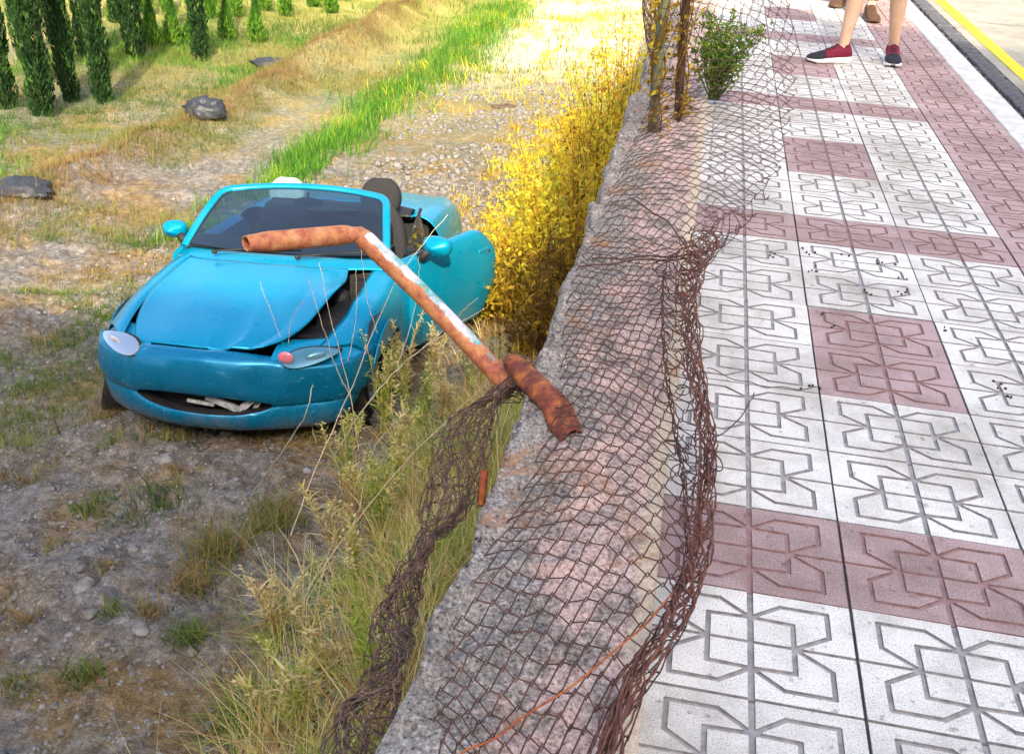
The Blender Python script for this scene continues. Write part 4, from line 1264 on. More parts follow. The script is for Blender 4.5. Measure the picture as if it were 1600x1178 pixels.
# lifeless air bag cloth hanging from the wheel hub
q = MB()
q.ell(sc_ + Vector((.02, .05, -.03)), (.14, .05, .11), 20, 12); o = q.build('spent_airbag', M_white_v, car, True)
for v in o.data.vertices:
    v.co += Vector((.02 * vnoise(v.co.x * 22, v.co.z * 22), .02 * vnoise(v.co.z * 18 + 7, v.co.x * 18), .02 * vnoise(v.co.x * 20, v.co.y * 20 + 4)))
def seat(x, head_m, lab):
    e = MB()
    def pad(c, d, rx, m):
        P = []
        R_ = Matrix.Rotation(rx, 3, 'X')
        for t in np.linspace(0, 1, 14):
            r = []
            for a in np.linspace(0, 2*PI, 22, endpoint=False):
                cx_ = abs(math.cos(a))**.5 * math.copysign(1, math.cos(a)); cz_ = abs(math.sin(a))**.5 * math.copysign(1, math.sin(a))
                s_ = min(1, math.sin(max(.02, min(.98, t)) * PI)**.28)
                v = R_ @ Vector((d[0] / 2 * cx_ * s_ * (1 - .12 * t), d[1] / 2 * cz_ * s_, d[2] * (t - .5)))
                r.append((c[0] + v.x, c[1] + v.y, c[2] + v.z))
            P.append(r)
        return np.array(P)
    b_ = grid('seat', pad((x, 2.40, .62), (.50, .15, .74), -.30, None), M_seat, car, True, closed=True)
    grid('cushion', pad((x, 2.12, .36), (.50, .17, .52), PI / 2 - .1, None), M_seat, b_, True, closed=True)
    h = grid('headrest', pad((x, 2.55, 1.02 if x > 0 else 1.012), (.33 if x > 0 else .30, .12, .27 if x > 0 else .22), -.22, None), head_m, b_, True, closed=True)
    if lab: b_['label'] = lab
seat(-.36, M_white_v, 'passenger seat with pale headrest')
seat(.37, M_seat, None)
# roll hoop and interior details behind the driver seat
for x in ():
    q = MB(); pts_ = [(x - .20, 2.70, .80)] + [(x - .20 * math.cos(a), 2.70 - .0, .98 + .17 * math.sin(a)) for a in np.linspace(0, PI, 13)] + [(x + .20, 2.70, .80)]
    q.tube(pts_, .022, 10); q.build('roll_hoop', M_black, car, True)
# belts
q = MB(); q.tube([(.66, 2.62, .93), (.62, 2.55, .80), (.58, 2.40, .52)], .012, 6); q.build('seat_belt', M_black, car, True)

# wheels
def wheel(x, y, z, side, steer):
    w = empty('wheel', (x, y, z), (0, 0, steer)); w.parent = car
    prof = [(-.085, .19), (-.095, .215), (-.097, .25), (-.088, .277), (-.065, .287), (0, .290), (.065, .287), (.088, .277), (.097, .25), (.095, .215), (.085, .19)]
    q = MB(); q.lathe(prof, 48); t = q.build('tyre', M_rubber, w, True)
    q = MB(); q.lathe([(-.085, .19), (.0, .175), (.085, .19), (.088, .196)], 40)
    o_ = side * .062
    for k in range(5):
        a = 2 * PI * k / 5 + .3; c, s_ = math.cos(a), math.sin(a)
        q.box((o_, .11 * c, .11 * s_), (.022, .045, .155), Matrix.Rotation(PI / 2 - a + PI, 3, 'X') if False else Matrix.Rotation(a - PI / 2, 3, 'X'))
    q.lathe([(o_ - .012, 0), (o_ + .012 * side, .0), (o_ + .012 * side, .045), (o_ - .02 * side, .05)], 20)
    q.build('rim', M_rim, w, True)
    q = MB(); q.lathe([(-.01, .0), (-.01, .12), (.01, .12), (.01, 0)], 24); q.build('brake_disc', M_rim, w, True)
    return w
w_l = wheel(-.835, .735, .215, -1, math.radians(24)); w_l.rotation_euler = (0, math.radians(14), math.radians(24))
wheel(.66, .86, .265, 1, math.radians(6))
wheel(-.735, 3.115, .285, -1, 0)
wheel(.735, 3.115, .285, 1, 0)
for yc in (.85, 3.115):
    for s in (-1, 1):
        q = MB(); q.lathe([(s * .45, .02), (s * .45, .36), (s * .80, .355)], 30, 'X', (0, yc, .30)); q.build('wheel_well', M_black, car)
q = MB(); q.box((0, 2.0, .19), (1.36, 2.9, .05)); q.box((0, 3.4, .45), (1.2, .8, .35)); q.build('underbody', M_black, car)
# ------------------------------------------------------------------ plants
def blades(P, h, w, lean, curl=.5, seed=1, seg=3, dirs=None):
    """tapered bent blades. P (n,3) roots, h (n) length, w (n) width, lean (n) sideways reach as a fraction of the length"""
    g = np.random.default_rng(seed); n = len(P)
    a = g.random(n) * 2 * PI if dirs is None else dirs
    d = np.stack([np.cos(a), np.sin(a), np.zeros(n)], -1); s = np.stack([-np.sin(a + g.normal(0, .6, n)), np.cos(a), np.zeros(n)], -1)
    V = []
    for k in range(seg + 1):
        t = k / seg
        c = P + d * (h * lean * t**(1 + curl))[:, None] + np.array([0, 0, 1]) * (h * (t - .35 * np.abs(lean) * t**2.2))[:, None]
        ww = (w * (1 - t**1.6) * .5)[:, None]
        if k < seg: V += [c - s * ww, c + s * ww]
        else: V += [c]
    V = np.stack(V, 1)                                             # n, 2*seg+1, 3
    m = 2 * seg + 1; base = (np.arange(n) * m)[:, None]
    Q = np.concatenate([base + np.array([2*k, 2*k+1, 2*k+3, 2*k+2]) for k in range(seg - 1)], 0)
    T = base + np.array([2*seg-2, 2*seg-1, 2*seg])
    return V.reshape(-1, 3), Q, T, m
def cards(P, size, seed=1, flat=.3, asp=2.0, nrm=None):
    """small pointed leaf faces (4 corners)"""
    g = np.random.default_rng(seed); n = len(P)
    u = g.normal(0, 1, (n, 3)); u[:, 2] *= flat if nrm is None else 1; u /= np.linalg.norm(u, axis=1, keepdims=True)
    if nrm is not None: u = u * .5 + nrm; u /= np.linalg.norm(u, axis=1, keepdims=True)
    v = np.cross(u, g.normal(0, 1, (n, 3))); v /= np.linalg.norm(v, axis=1, keepdims=True) + 1e-9
    L_ = (size * .5)[:, None]
    V = np.stack([P - u * L_, P + v * L_ / asp, P + u * L_, P - v * L_ / asp], 1)
    return V.reshape(-1, 3), (np.arange(n) * 4)[:, None] + np.arange(4)
class Veg:
    def __init__(s): s.V = []; s.Q = []; s.T = []; s.tint = []; s.n = 0
    def blades(s, P, h, w, lean, tint, **k):
        P = np.asarray(P, float)
        if not len(P): return s
        V, Q, T, m = blades(P, np.asarray(h, float), np.asarray(w, float), np.asarray(lean, float), **k)
        s.V.append(V); s.Q.append(Q + s.n); s.T.append(T + s.n); s.tint.append(np.repeat(tint, m)); s.n += len(V); return s
    def cards(s, P, size, tint, **k):
        V, Q = cards(np.asarray(P, float), np.asarray(size, float), **k)
        s.V.append(V); s.Q.append(Q + s.n); s.tint.append(np.repeat(tint, 4)); s.n += len(V); return s
    def tube(s, pts, rad, tint, n=5):
        V, F = tube_arrays(pts, rad, n, False)
        s.V.append(np.array([tuple(v) for v in V])); s.Q.append(np.array(F) + s.n); s.tint.append(np.full(len(V), tint)); s.n += len(V); return s
    def build(s, name, m, parent=None, origin=None):
        V = np.concatenate(s.V)
        if origin is not None: V = V - np.array(origin)
        F = [np.concatenate(s.Q)] if s.Q else []
        if s.T: F.append(np.concatenate(s.T))
        return np_mesh(name, V, F, m, parent, False, np.concatenate(s.tint))
M_grass = leafy('fresh_grass', [(.0, (.030, .11, .012)), (.5, (.075, .24, .020)), (.85, (.20, .40, .03)), (1, (.42, .48, .06))])
M_mixed = leafy('mixed_field_grass', [(.0, (.04, .095, .015)), (.25, (.105, .19, .028)), (.5, (.25, .245, .06)), (.72, (.33, .235, .095)), (.9, (.26, .15, .065)), (1, (.19, .10, .048))])
M_yelw = leafy('yellow_dry_weeds', [(.0, (.14, .075, .015)), (.2, (.36, .19, .02)), (.5, (.68, .44, .03)), (.85, (.82, .68, .05)), (1, (.55, .58, .06))], trans=.45)
M_weed = leafy('roadside_weed', [(.0, (.14, .24, .03)), (.3, (.38, .50, .06)), (.45, (.58, .52, .13)), (.72, (.80, .68, .38)), (.9, (.55, .40, .22)), (1, (.55, .27, .08))])
M_stalk = leafy('dry_stalk', [(.0, (.46, .37, .25)), (.5, (.66, .57, .42)), (1, (.55, .36, .22))], trans=.1)
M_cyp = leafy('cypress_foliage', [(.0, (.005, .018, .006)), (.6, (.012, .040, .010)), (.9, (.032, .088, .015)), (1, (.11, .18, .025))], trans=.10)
M_bush = leafy('green_bush', [(.0, (.03, .08, .012)), (.5, (.10, .22, .025)), (.8, (.26, .36, .04)), (1, (.46, .46, .06))])
M_bark = noisy('bark', [(.3, (.05, .035, .025)), (.7, (.16, .12, .09))], 20, .9)
def onground(x, y): return np.stack([x, y, terrain(x, y) - .004], -1)
g = np.random.default_rng(21)

# bright green strip of grass running up the field
n = 15000
y = 6.8 + g.random(n)**1.35 * 16; x = -4.72 + .24 * vnoise(y * .45, y * 0 + 3) + g.normal(0, .24 + .05 * np.clip(y - 9, 0, 9) * .3, n)
x = np.where(y < 8.2, x - .25, x)
keep = vnoise(x * 1.6, y * 1.6) > -.55
x, y = x[keep], y[keep]; n = len(x)
vg = Veg().blades(onground(x, y), g.uniform(.10, .30, n) * (.8 + .03 * (y - 7)), g.uniform(.006, .012, n), g.uniform(.1, .8, n), np.clip(g.normal(.45, .22, n) + .3 * (vnoise(x*2, y*2) > .45), 0, 1), seed=3)
tag(vg.build('green_grass', M_grass), 'bright green strip of grass along the furrow beyond the car', 'grass', kind='stuff')

vg = Veg()
k = 1500; cx = g.uniform(-11.5, -7.5, k); cy = 6.8 + g.random(k) * 11; kk = fbm(cx * .6 + 3, cy * .6 + 1, 2) > -.1; cx, cy = cx[kk], cy[kk]; k = len(cx)
x = np.repeat(cx, 24) + g.normal(0, .16, k * 24); y = np.repeat(cy, 24) + g.normal(0, .16, k * 24); n = k * 24
vg.blades(onground(x, y), g.uniform(.05, .17, n), g.uniform(.006, .011, n), g.uniform(.2, 1.1, n), np.clip(g.normal(.42, .25, n), 0, 1), seed=43)
tag(vg.build('nursery_grass', M_grass), 'green grass growing round the feet of the cypresses', 'grass', kind='stuff')
# patchy field grass: dry and green tufts
def tufts(cx, cy, per, spread, hmin, hmax, tint_mu, seed, vg, wmin=.003, wmax=.006, tvar=.14):
    gg = np.random.default_rng(seed); k = len(cx)
    x = np.repeat(cx, per) + gg.normal(0, 1, k * per) * np.repeat(spread, per); y = np.repeat(cy, per) + gg.normal(0, 1, k * per) * np.repeat(spread, per)
    nn = k * per
    mu = np.repeat(tint_mu, per)
    vg.blades(onground(x, y), gg.uniform(hmin, hmax, nn) * np.repeat(gg.uniform(.6, 1.3, k), per), gg.uniform(wmin, wmax, nn), gg.uniform(.1, 1.3, nn), np.clip(mu + gg.normal(0, tvar, nn), 0, 1), seed=seed + 1)
vg = Veg()
k = 2000; cx = g.uniform(-7.5, -4.9, k); cy = 4.5 + g.random(k) * 12
keep = fbm(cx * .7 + 5, cy * .7, 2) > -.25; cx, cy = cx[keep], cy[keep]
tufts(cx, cy, 26, g.uniform(.04, .16, len(cx)), .05, .15, np.clip(.5 + .35 * vnoise(cx * .8, cy * .8) + g.normal(0, .15, len(cx)), 0, 1), 31, vg)
k = 330; cx = g.uniform(-4.4, -1.9, k); cy = 7.5 + g.random(k) * 9                    # stony furrow
tufts(cx, cy, 14, g.uniform(.03, .10, k), .03, .10, np.clip(g.normal(.62, .2, k), 0, 1), 33, vg)
k = 900; cx = g.uniform(-5.6, -3.4, k); cy = g.uniform(2.2, 7.6, k)                      # left of the car
keep = vnoise(cx * 1.1 + 2, cy * 1.1) > -.25; cx, cy = cx[keep], cy[keep]
tufts(cx, cy, 34, g.uniform(.03, .11, len(cx)), .03, .10, np.clip(.45 + .4 * vnoise(cx * 1.2, cy * 1.2 + 7), 0, 1), 35, vg)
rx = -7.05 - .25 * vnoise(np.linspace(5.5, 24, 420) * .35, 3.3); ry = np.linspace(5.5, 24, 420); rx = rx + .05 * np.clip(ry - 12, 0, 14)
tufts(rx + g.normal(0, .24, 420), ry, 52, np.full(420, .12), .06, .22, np.clip(g.normal(.86, .14, 420), 0, 1), 37, vg)     # dry hay on the ridge
k = 2200; cx = g.uniform(-11, -7.4, k); cy = 6.5 + g.random(k) * 14
tufts(cx, cy, 22, g.uniform(.05, .2, k), .06, .18, np.clip(.18 + .25 * vnoise(cx * .7, cy * .7) + .35 * (vnoise(cx * .5 + 9, cy * .5) > .3), 0, 1), 39, vg)
k = 900; cx = g.uniform(-16, -2, k); cy = 15 + g.random(k)**1.3 * 24
tufts(cx, cy, 18, g.uniform(.1, .4, k), .08, .24, np.clip(.38 + .3 * vnoise(cx * .4, cy * .4), 0, 1), 41, vg, .008, .016)
for (px, py, nn, sp, hh, tm, sd) in [(110, 540, 120, .10, .13, .15, 51), (60, 590, 130, .13, .10, .18, 52), (30, 760, 40, .05, .08, .8, 53), (145, 805, 110, .05, .12, .30, 54), (255, 800, 110, .07, .12, .18, 55), (180, 830, 60, .06, .09, .16, 56), (265, 690, 130, .08, .14, .55, 57), (180, 700, 50, .05, .09, .3, 58),
      (170, 915, 50, .03, .09, .75, 59), (235, 975, 60, .03, .09, .7, 60), (300, 1005, 110, .035, .13, .22, 61), (180, 975, 30, .02, .07, .3, 62), (130, 1060, 70, .04, .09, .35, 63), (340, 880, 220, .07, .22, .62, 64), (300, 925, 110, .05, .15, .72, 65), (410, 680, 60, .06, .11, .5, 66), (90, 870, 30, .03, .06, .7, 67), (40, 990, 40, .03, .08, .8, 68), (230, 380, 200, .16, .16, .12, 69), (120, 345, 160, .16, .13, .28, 70), (430, 830, 200, .08, .2, .5, 71), (380, 1130, 200, .06, .16, .35, 72), (30, 1080, 60, .04, .09, .4, 73), (470, 690, 70, .06, .12, .5, 74)]:
    p = ground(px, py); gg = np.random.default_rng(sd)
    tufts(np.array([p.x]), np.array([p.y]), int(nn * 1.7), np.array([sp * 1.15]), hh * .4, hh * 1.15, np.array([tm]), sd, vg, .0035, .0075, .2)
tag(vg.build('field_grass', M_mixed), 'patchy dry and green grass tufts scattered over the dirt field', 'grass', kind='stuff')

# ground litter of weeds along the foot of the wall
vg = Veg()
k = 1000; cy = g.uniform(-1.1, 5.6, k); cx = -.72 - np.abs(g.normal(0, .36, k)) - .03
keep = (cy > 2.4) | (cx > -1.50 - .30 * vnoise(cy * 2.5, cy * 0 + 4)) ; cx, cy = cx[keep], cy[keep]
tufts(cx, cy, 30, g.uniform(.02, .07, len(cx)), .05, .24, np.clip(.66 + .30 * vnoise(cx * 4, cy * 3) + g.normal(0, .2, len(cx)) + .40 * sstep(-1.0, -.72, cx) + .25 * sstep(2.6, 3.6, cy), 0, 1), 81, vg, .003, .0065, .26)
k = 330; cy = g.uniform(-.9, 2.7, k); cx = g.uniform(-1.62, -.84, k) - .12 * vnoise(cy * 3, cy * 0); kk = vnoise(cx * 4 + 7, cy * 4) > -.35; cx, cy = cx[kk], cy[kk]; k = len(cx)
tufts(cx, cy, 30, g.uniform(.015, .05, k), .10, .40, np.clip(.56 + .42 * vnoise(cx * 6, cy * 5) + g.normal(0, .22, k), 0, 1), 83, vg, .0025, .006, .24)
n = 420; y = g.uniform(-1.0, 2.6, n); x = -.74 - np.abs(g.normal(0, .36, n)); kk = x > -1.7; x, y = x[kk], y[kk]; n = len(x)
vg.blades(onground(x, y), g.uniform(.2, .62, n), g.uniform(.0035, .006, n), g.uniform(-.9, 1.2, n), np.clip(g.normal(.72, .10, n), 0, 1), seed=87, seg=4)
tag(vg.build('wall_foot_weeds', M_weed), 'tangled dry weeds and straw along the foot of the wall', 'weeds', kind='stuff')

# tall weeds: each plant a thing with stems and leaves
def tall_weed(px, py, h, nst, lab, seed, green=.3, seeds=True, spread=.10, leaf=1.0):
    gg = np.random.default_rng(seed); p = ground(px, py)
    root = tag(empty('tall_weed', p), lab, 'weed', 'tall weeds between the car and the wall')
    st_ = Veg(); lf = Veg()
    for s in range(nst):
        a = gg.random() * 6.28; hh = h * gg.uniform(.6, 1.05); ln = spread * gg.uniform(.3, 1.6)
        pts = []
        for t in np.linspace(0, 1, 9):
            pts.append(Vector((.02 * math.cos(a * 3) + ln * math.cos(a) * t**1.5 + .006 * math.sin(t * 9 + s), .02 * math.sin(a * 3) + ln * math.sin(a) * t**1.5, hh * t)))
        st_.tube(pts, [.0046 * (1 - .6 * t) for t in np.linspace(0, 1, 9)], min(1, max(0, gg.normal(green + .1, .1))), 5)
        m = int(46 * hh / .6 * leaf); tt = gg.uniform(.1, .95, m)
        P = np.array([pts[0].lerp(pts[0], 0)] * m) if False else np.array([[np.interp(t, np.linspace(0, 1, 9), [q[k2] for q in pts]) for k2 in range(3)] for t in tt]).reshape(m, 3)
        lf.blades(P, gg.uniform(.035, .11, m) * (1.1 - .6 * tt), gg.uniform(.006, .013, m), gg.uniform(.5, 1.4, m), np.clip(gg.normal(green, .16, m), 0, 1), seed=seed * 7 + s)
        if seeds:
            m = 30; tt = gg.uniform(.72, 1.0, m)
            P = np.array([[np.interp(t, np.linspace(0, 1, 9), [q[k2] for q in pts]) for k2 in range(3)] for t in tt]) + gg.normal(0, .010, (m, 3))
            lf.cards(P, gg.uniform(.012, .024, m), np.clip(gg.normal(.72, .12, m), 0, 1), seed=seed + s)
    st_.build('stems', M_weed, root); lf.build('leaves', M_weed, root)
tall_weed(590, 850, .62, 9, 'tall yellow green weed in front of the car bumper corner', 101, .32)
tall_weed(622, 800, .58, 8, 'bushy weed with orange tips beside the hanging netting', 102, .5, True, .12, 1.3)
tall_weed(655, 700, .55, 8, 'tall green stalked weed right below the bent post', 103, .25)
tall_weed(560, 960, .50, 7, 'yellow stemmed weed at the middle of the wall foot', 104, .4, True, .08)
tall_weed(585, 1100, .42, 8, 'green weed beside the netting at the bottom edge', 105, .25, False, .09, 1.4)
tall_weed(470, 1150, .40, 9, 'low bushy grey green weed near the bottom edge', 106, .42, True, .12, 1.5)
tall_weed(690, 660, .42, 7, 'straw coloured weed tuft by the car sill', 107, .7)
tall_weed(430, 1000, .36, 8, 'dry straw tuft at the edge of the bare dirt', 108, .75, True, .10)
tall_weed(520, 860, .40, 7, 'dry seeding weed between the dirt and the wall foot', 109, .66, True, .10)
tall_weed(500, 1060, .36, 8, 'orange brown dry weed left of the rolled netting', 110, .82, True, .11)
tall_weed(735, 620, .36, 6, 'short green weed against the broken wall edge', 111, .3)
tall_weed(632, 628, .62, 8, 'pale dry weed standing in front of the near front wheel', 112, .62, True, .10)
tall_weed(600, 690, .66, 9, 'tall yellow green weed at the bumper corner by the wheel', 113, .36, True, .10)
tall_weed(676, 600, .50, 7, 'thin straw weed below the open door', 114, .70, True, .09)
tall_weed(540, 780, .50, 8, 'bright yellow green weed at the edge of the bare soil', 115, .40, True, .12)
# long dry forked stalks in front of the car
def dry_stalk(pix, lab, twigs=()):
    pts = [Vector(p) for p in pix]
    root = tag(empty('dry_stalk', pts[0]), lab, 'dry stalk', 'long dry stalks in front of the car')
    sv = Veg()
    def run(P, r):
        P = [Vector(p) for p in catmull(np.array(P), np.linspace(0, len(P) - 1, 24))]
        P = [p + Vector((random.gauss(0, .0022), random.gauss(0, .0022), random.gauss(0, .0022))) for p in P]
        sv.tube([p - pts[0] for p in P], [r * (1 - .6 * i / 23) for i in range(24)], random.uniform(.2, .7), 5)
    run(pts, .0036)
    for tw in twigs: run(tw, .0026)
    sv.build('stem', M_stalk, root)
def gp(px, py): 
    q = ground(px, py); return q
def up(base, px, py, f=1.0):
    """point on the view ray nearest the plant's own depth"""
    d = ray(px, py); t = (base - _C).length / d.length * f
    return _C + d * t
b1 = gp(455, 850)
dry_stalk([b1, up(b1, 490, 740), up(b1, 545, 615, .99), up(b1, 620, 440, .97), up(b1, 700, 335, .95)], 'forked dry stalk reaching up before the open door',
          [[up(b1, 545, 615, .99), up(b1, 520, 560, .98), up(b1, 480, 430, .97)], [up(b1, 590, 520, .98), up(b1, 575, 470, .97), up(b1, 560, 360, .96)]])
dry_stalk([gp(500, 770), up(b1, 560, 650, .96), up(b1, 640, 560, .95), up(b1, 760, 480, .93)], 'dry stalk slanting up towards the car sill',
          [[up(b1, 620, 580, .95), up(b1, 650, 470, .94), up(b1, 655, 400, .93)], [up(b1, 660, 545, .95), up(b1, 700, 510, .94), up(b1, 745, 465, .93)]])
b2 = gp(480, 930)
dry_stalk([b2, up(b2, 600, 760), up(b2, 705, 650, .98), up(b2, 790, 575, .97)], 'dry stalk leaning across the green weeds to the stump', [[up(b2, 560, 800), up(b2, 585, 700, .99), up(b2, 640, 640, .98)]])
b3 = gp(495, 700)
dry_stalk([b3, up(b3, 480, 640, .99), up(b3, 450, 560, .98), up(b3, 405, 440, .96)], 'thin dry stalk in front of the bonnet', [[up(b3, 450, 560, .98), up(b3, 455, 500, .97), up(b3, 475, 470, .96)]])
dry_stalk([gp(560, 720), up(b3, 548, 620, .97), up(b3, 510, 470, .95), up(b3, 500, 410, .94)], 'thin dry stalk beside the crushed lamp', [[up(b3, 540, 580, .97), up(b3, 556, 500, .96), up(b3, 556, 420, .95)]])
dry_stalk([gp(395, 800), up(b2, 470, 660, .95), up(b2, 488, 600, .94)], 'short reddish dry stalk on the bare dirt')

# yellow sunlit shrubs growing against the wall
def yellow_shrub(x, y, r, h, lab, seed, n=2600, tm=.6):
    r *= 1.2; h *= 1.25
    gg = np.random.default_rng(seed); z = float(terrain(x, y, False))
    root = tag(empty('yellow_shrub', (x, y, z)), lab, 'shrub', 'yellow dry shrubs growing along the field side of the wall')
    sv = Veg(); lf = Veg()
    tips = []
    for s in range(34):
        a = gg.random() * 6.28; ln = r * math.sqrt(gg.random()) * 1.05; hh = h * gg.uniform(.45, 1.0) * (1 - .35 * (ln / r)**2)
        pts = [Vector((ln * math.cos(a) * t**.8, ln * math.sin(a) * t**.8, hh * t)) for t in np.linspace(0, 1, 6)]
        sv.tube(pts, [.006 * (1 - .7 * t) for t in np.linspace(0, 1, 6)], gg.uniform(0, .25), 4); tips.append(pts)
    tips = np.array([[tuple(p) for p in q] for q in tips])
    k = gg.integers(0, len(tips), n); t = gg.uniform(.25, 1.02, n) * 5; i0 = np.clip(t.astype(int), 0, 4)
    P = tips[k, i0] + (tips[k, i0 + 1] - tips[k, i0]) * (t - i0)[:, None] + gg.normal(0, .05, (n, 3))
    cl = np.array([gg.normal(tm, .26) for _ in range(len(tips))])
    tn = np.clip(cl[k] + gg.normal(0, .14, n), 0, 1); m_ = n // 3
    lf.blades(P[:m_], gg.uniform(.03, .11, m_), gg.uniform(.005, .012, m_), gg.uniform(.4, 1.5, m_), tn[:m_], seed=seed)
    lf.cards(P[m_:], gg.uniform(.022, .062, n - m_), tn[m_:], seed=seed, asp=1.9, flat=.9)
    sv.build('stems', M_yelw, root); lf.build('leaves', M_yelw, root)
ys = [(-.92, 3.9, .26, .50, 'small brown dry shrub with shade in its colour at the wall opposite the open door', .10), (-1.35, 5.35, .40, .6, 'yellow brown shrub beside the dirt behind the car', .40), (-.93, 4.75, .32, .60, 'brown dry shrub darkened with shade in its colour, leaning on the wall', .06), (-1.0, 5.5, .46, 1.15, 'dense yellow shrub halfway to the fence post', .6),  # lowest tints mix dry brown with shade put into the colour
      (-1.65, 5.7, .42, .55, 'low yellow shrub out in the furrow', .65), (-1.0, 6.6, .50, 1.35, 'yellow shrub left of the green fence post', .62), (-1.55, 6.9, .45, .9, 'bright yellow shrub on the field edge beyond the post', .7), (-1.0, 7.8, .55, 1.5, 'tall yellow shrub under the standing netting', .66), (-1.6, 8.4, .5, 1.0, 'pale yellow shrub far along the wall', .75), (-1.0, 9.2, .6, 1.7, 'tallest yellow shrub behind the fence posts', .7), (-1.1, 10.9, .65, 1.7, 'farthest yellow shrub along the wall', .75)]
for k, (x, y, r, h, lab, tm) in enumerate(ys): yellow_shrub(x, y, r, h, lab, 200 + k, 4600 if y < 7 else 3600, tm)
vg = Veg()
k = 420; cx = -1.3 - np.abs(g.normal(0, .55, k)); cy = g.uniform(5.5, 13, k)
keep = cx > -2.9 + .0 * cy; cx, cy = cx[keep], cy[keep]
tufts(cx, cy, 40, g.uniform(.04, .12, len(cx)), .05, .20, np.clip(g.normal(.6, .2, len(cx)), 0, 1), 91, vg, .005, .010)
k = 130; cx = g.uniform(-3.9, -1.8, k); cy = 6.9 + .35 * g.normal(0, 1, k) + .08 * (cx + 3)
tufts(cx, cy, 40, g.uniform(.04, .09, k), .05, .14, np.clip(g.normal(.6, .15, k), 0, 1), 93, vg, .005, .010)
k = 170; cx = g.uniform(-5.2, -1.5, k); cy = 13 + g.random(k) * 14
tufts(cx, cy, 26, g.uniform(.08, .3, k), .08, .22, np.clip(g.normal(.75, .18, k), 0, 1), 95, vg, .010, .018)
tag(vg.build('yellow_grass', M_yelw), 'yellow sunlit dry grass on the bank beside the wall', 'grass', kind='stuff')

# green bush on the pavement side by the fence posts
def leafy_bush(p, r, h, lab, seed, n=2600):
    gg = np.random.default_rng(seed)
    root = tag(empty('green_bush', p), lab, 'bush')
    sv = Veg(); lf = Veg(); B_ = []
    for s in range(26):
        a = gg.random() * 6.28; ln = r * gg.uniform(.2, 1.0); hh = h * gg.uniform(.5, 1)
        pts = [Vector((ln * math.cos(a) * t + .03 * math.sin(5 * t + s), ln * math.sin(a) * t, hh * t**.8)) for t in np.linspace(0, 1, 7)]
        sv.tube(pts, [.005 * (1 - .7 * t) for t in np.linspace(0, 1, 7)], .1, 4); B_.append(pts)
    B_ = np.array([[tuple(q) for q in b] for b in B_])
    k = gg.integers(0, len(B_), n); t = gg.uniform(.2, 1.0, n) * 6; i0 = np.clip(t.astype(int), 0, 5)
    P = B_[k, i0] + (B_[k, i0+1] - B_[k, i0]) * (t - i0)[:, None] + gg.normal(0, .022, (n, 3))
    lf.cards(P, gg.uniform(.018, .045, n), np.clip(gg.normal(.55, .2, n) + .15 * (t / 6 - .5), 0, 1), seed=seed, asp=2.6, flat=.8)
    sv.build('stems', M_bush, root); lf.build('leaves', M_bush, root)
leafy_bush(at(1120, 160, .03) + Vector((-.02, .05, 0)), .26, .50, 'green leafy bush growing through the netting beside the posts', 301)

# climber on the two fence posts
gg = np.random.default_rng(77); cp = pb.lerp(pb2, .5); root = tag(empty('climbing_plant', cp), 'half dry climber twining up the two fence posts', 'climber')
sv = Veg(); lf = Veg()
for s in range(9):
    b0 = (pb, top) if s % 2 else (pb2, top2); a0 = gg.random() * 6.28; hh = gg.uniform(.5, 1.0)
    pts = [b0[0].lerp(b0[1], t * hh) + Vector((math.cos(a0 + t * 14), math.sin(a0 + t * 14), 0)) * .034 for t in np.linspace(0, 1, 26)]
    sv.tube([p - cp for p in pts], .0035, gg.uniform(0, .4), 4)
    n = 95; t = gg.random(n) * 24; i0 = t.astype(int); A = np.array([tuple(p - cp) for p in pts])
    P = A[i0] + (A[i0 + 1] - A[i0]) * (t - i0)[:, None] + gg.normal(0, .028, (n, 3))
    lf.cards(P, gg.uniform(.02, .05, n), np.clip(gg.normal(.35, .25, n), 0, 1), seed=s + 700, asp=1.8, flat=.9)
sv.build('stems', M_yelw, root); lf.build('leaves', M_yelw, root)
# nursery of slim cypresses
def cypress_mesh(h, r, seed, n, cone=False):
    gg = np.random.default_rng(seed)
    z = gg.random(n)**.85 * h; t = z / h
    prof = (np.minimum(1, (t + .05) * 9)**.4 * (1 - t**3.0)**.6) if not cone else (np.minimum(1, (t + .04) * 6) * (1 - t)**.75 * 1.05 + .03)
    a = gg.random(n) * 2 * PI; lump = 1 + .22 * np.sin(a * 3 + z * 7 + seed) + .16 * vnoise(a * 2, z * 6)
    rr = r * prof * lump * np.sqrt(gg.uniform(.25, 1.0, n))
    P = np.stack([rr * np.cos(a), rr * np.sin(a), z + .04], -1)
    nrm = np.stack([.28 * np.cos(a), .28 * np.sin(a), np.ones(n)], -1)
    sz = gg.uniform(.05, .13, n)
    V, Q = cards(P, sz, seed, asp=4.0, nrm=nrm)
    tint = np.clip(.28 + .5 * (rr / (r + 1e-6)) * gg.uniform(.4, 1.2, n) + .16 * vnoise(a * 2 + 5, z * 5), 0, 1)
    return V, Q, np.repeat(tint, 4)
M_young = leafy('young_cypress_foliage', [(.0, (.015, .05, .008)), (.5, (.05, .15, .015)), (.8, (.16, .30, .025)), (1, (.36, .45, .04))], trans=.25)
protos = {}
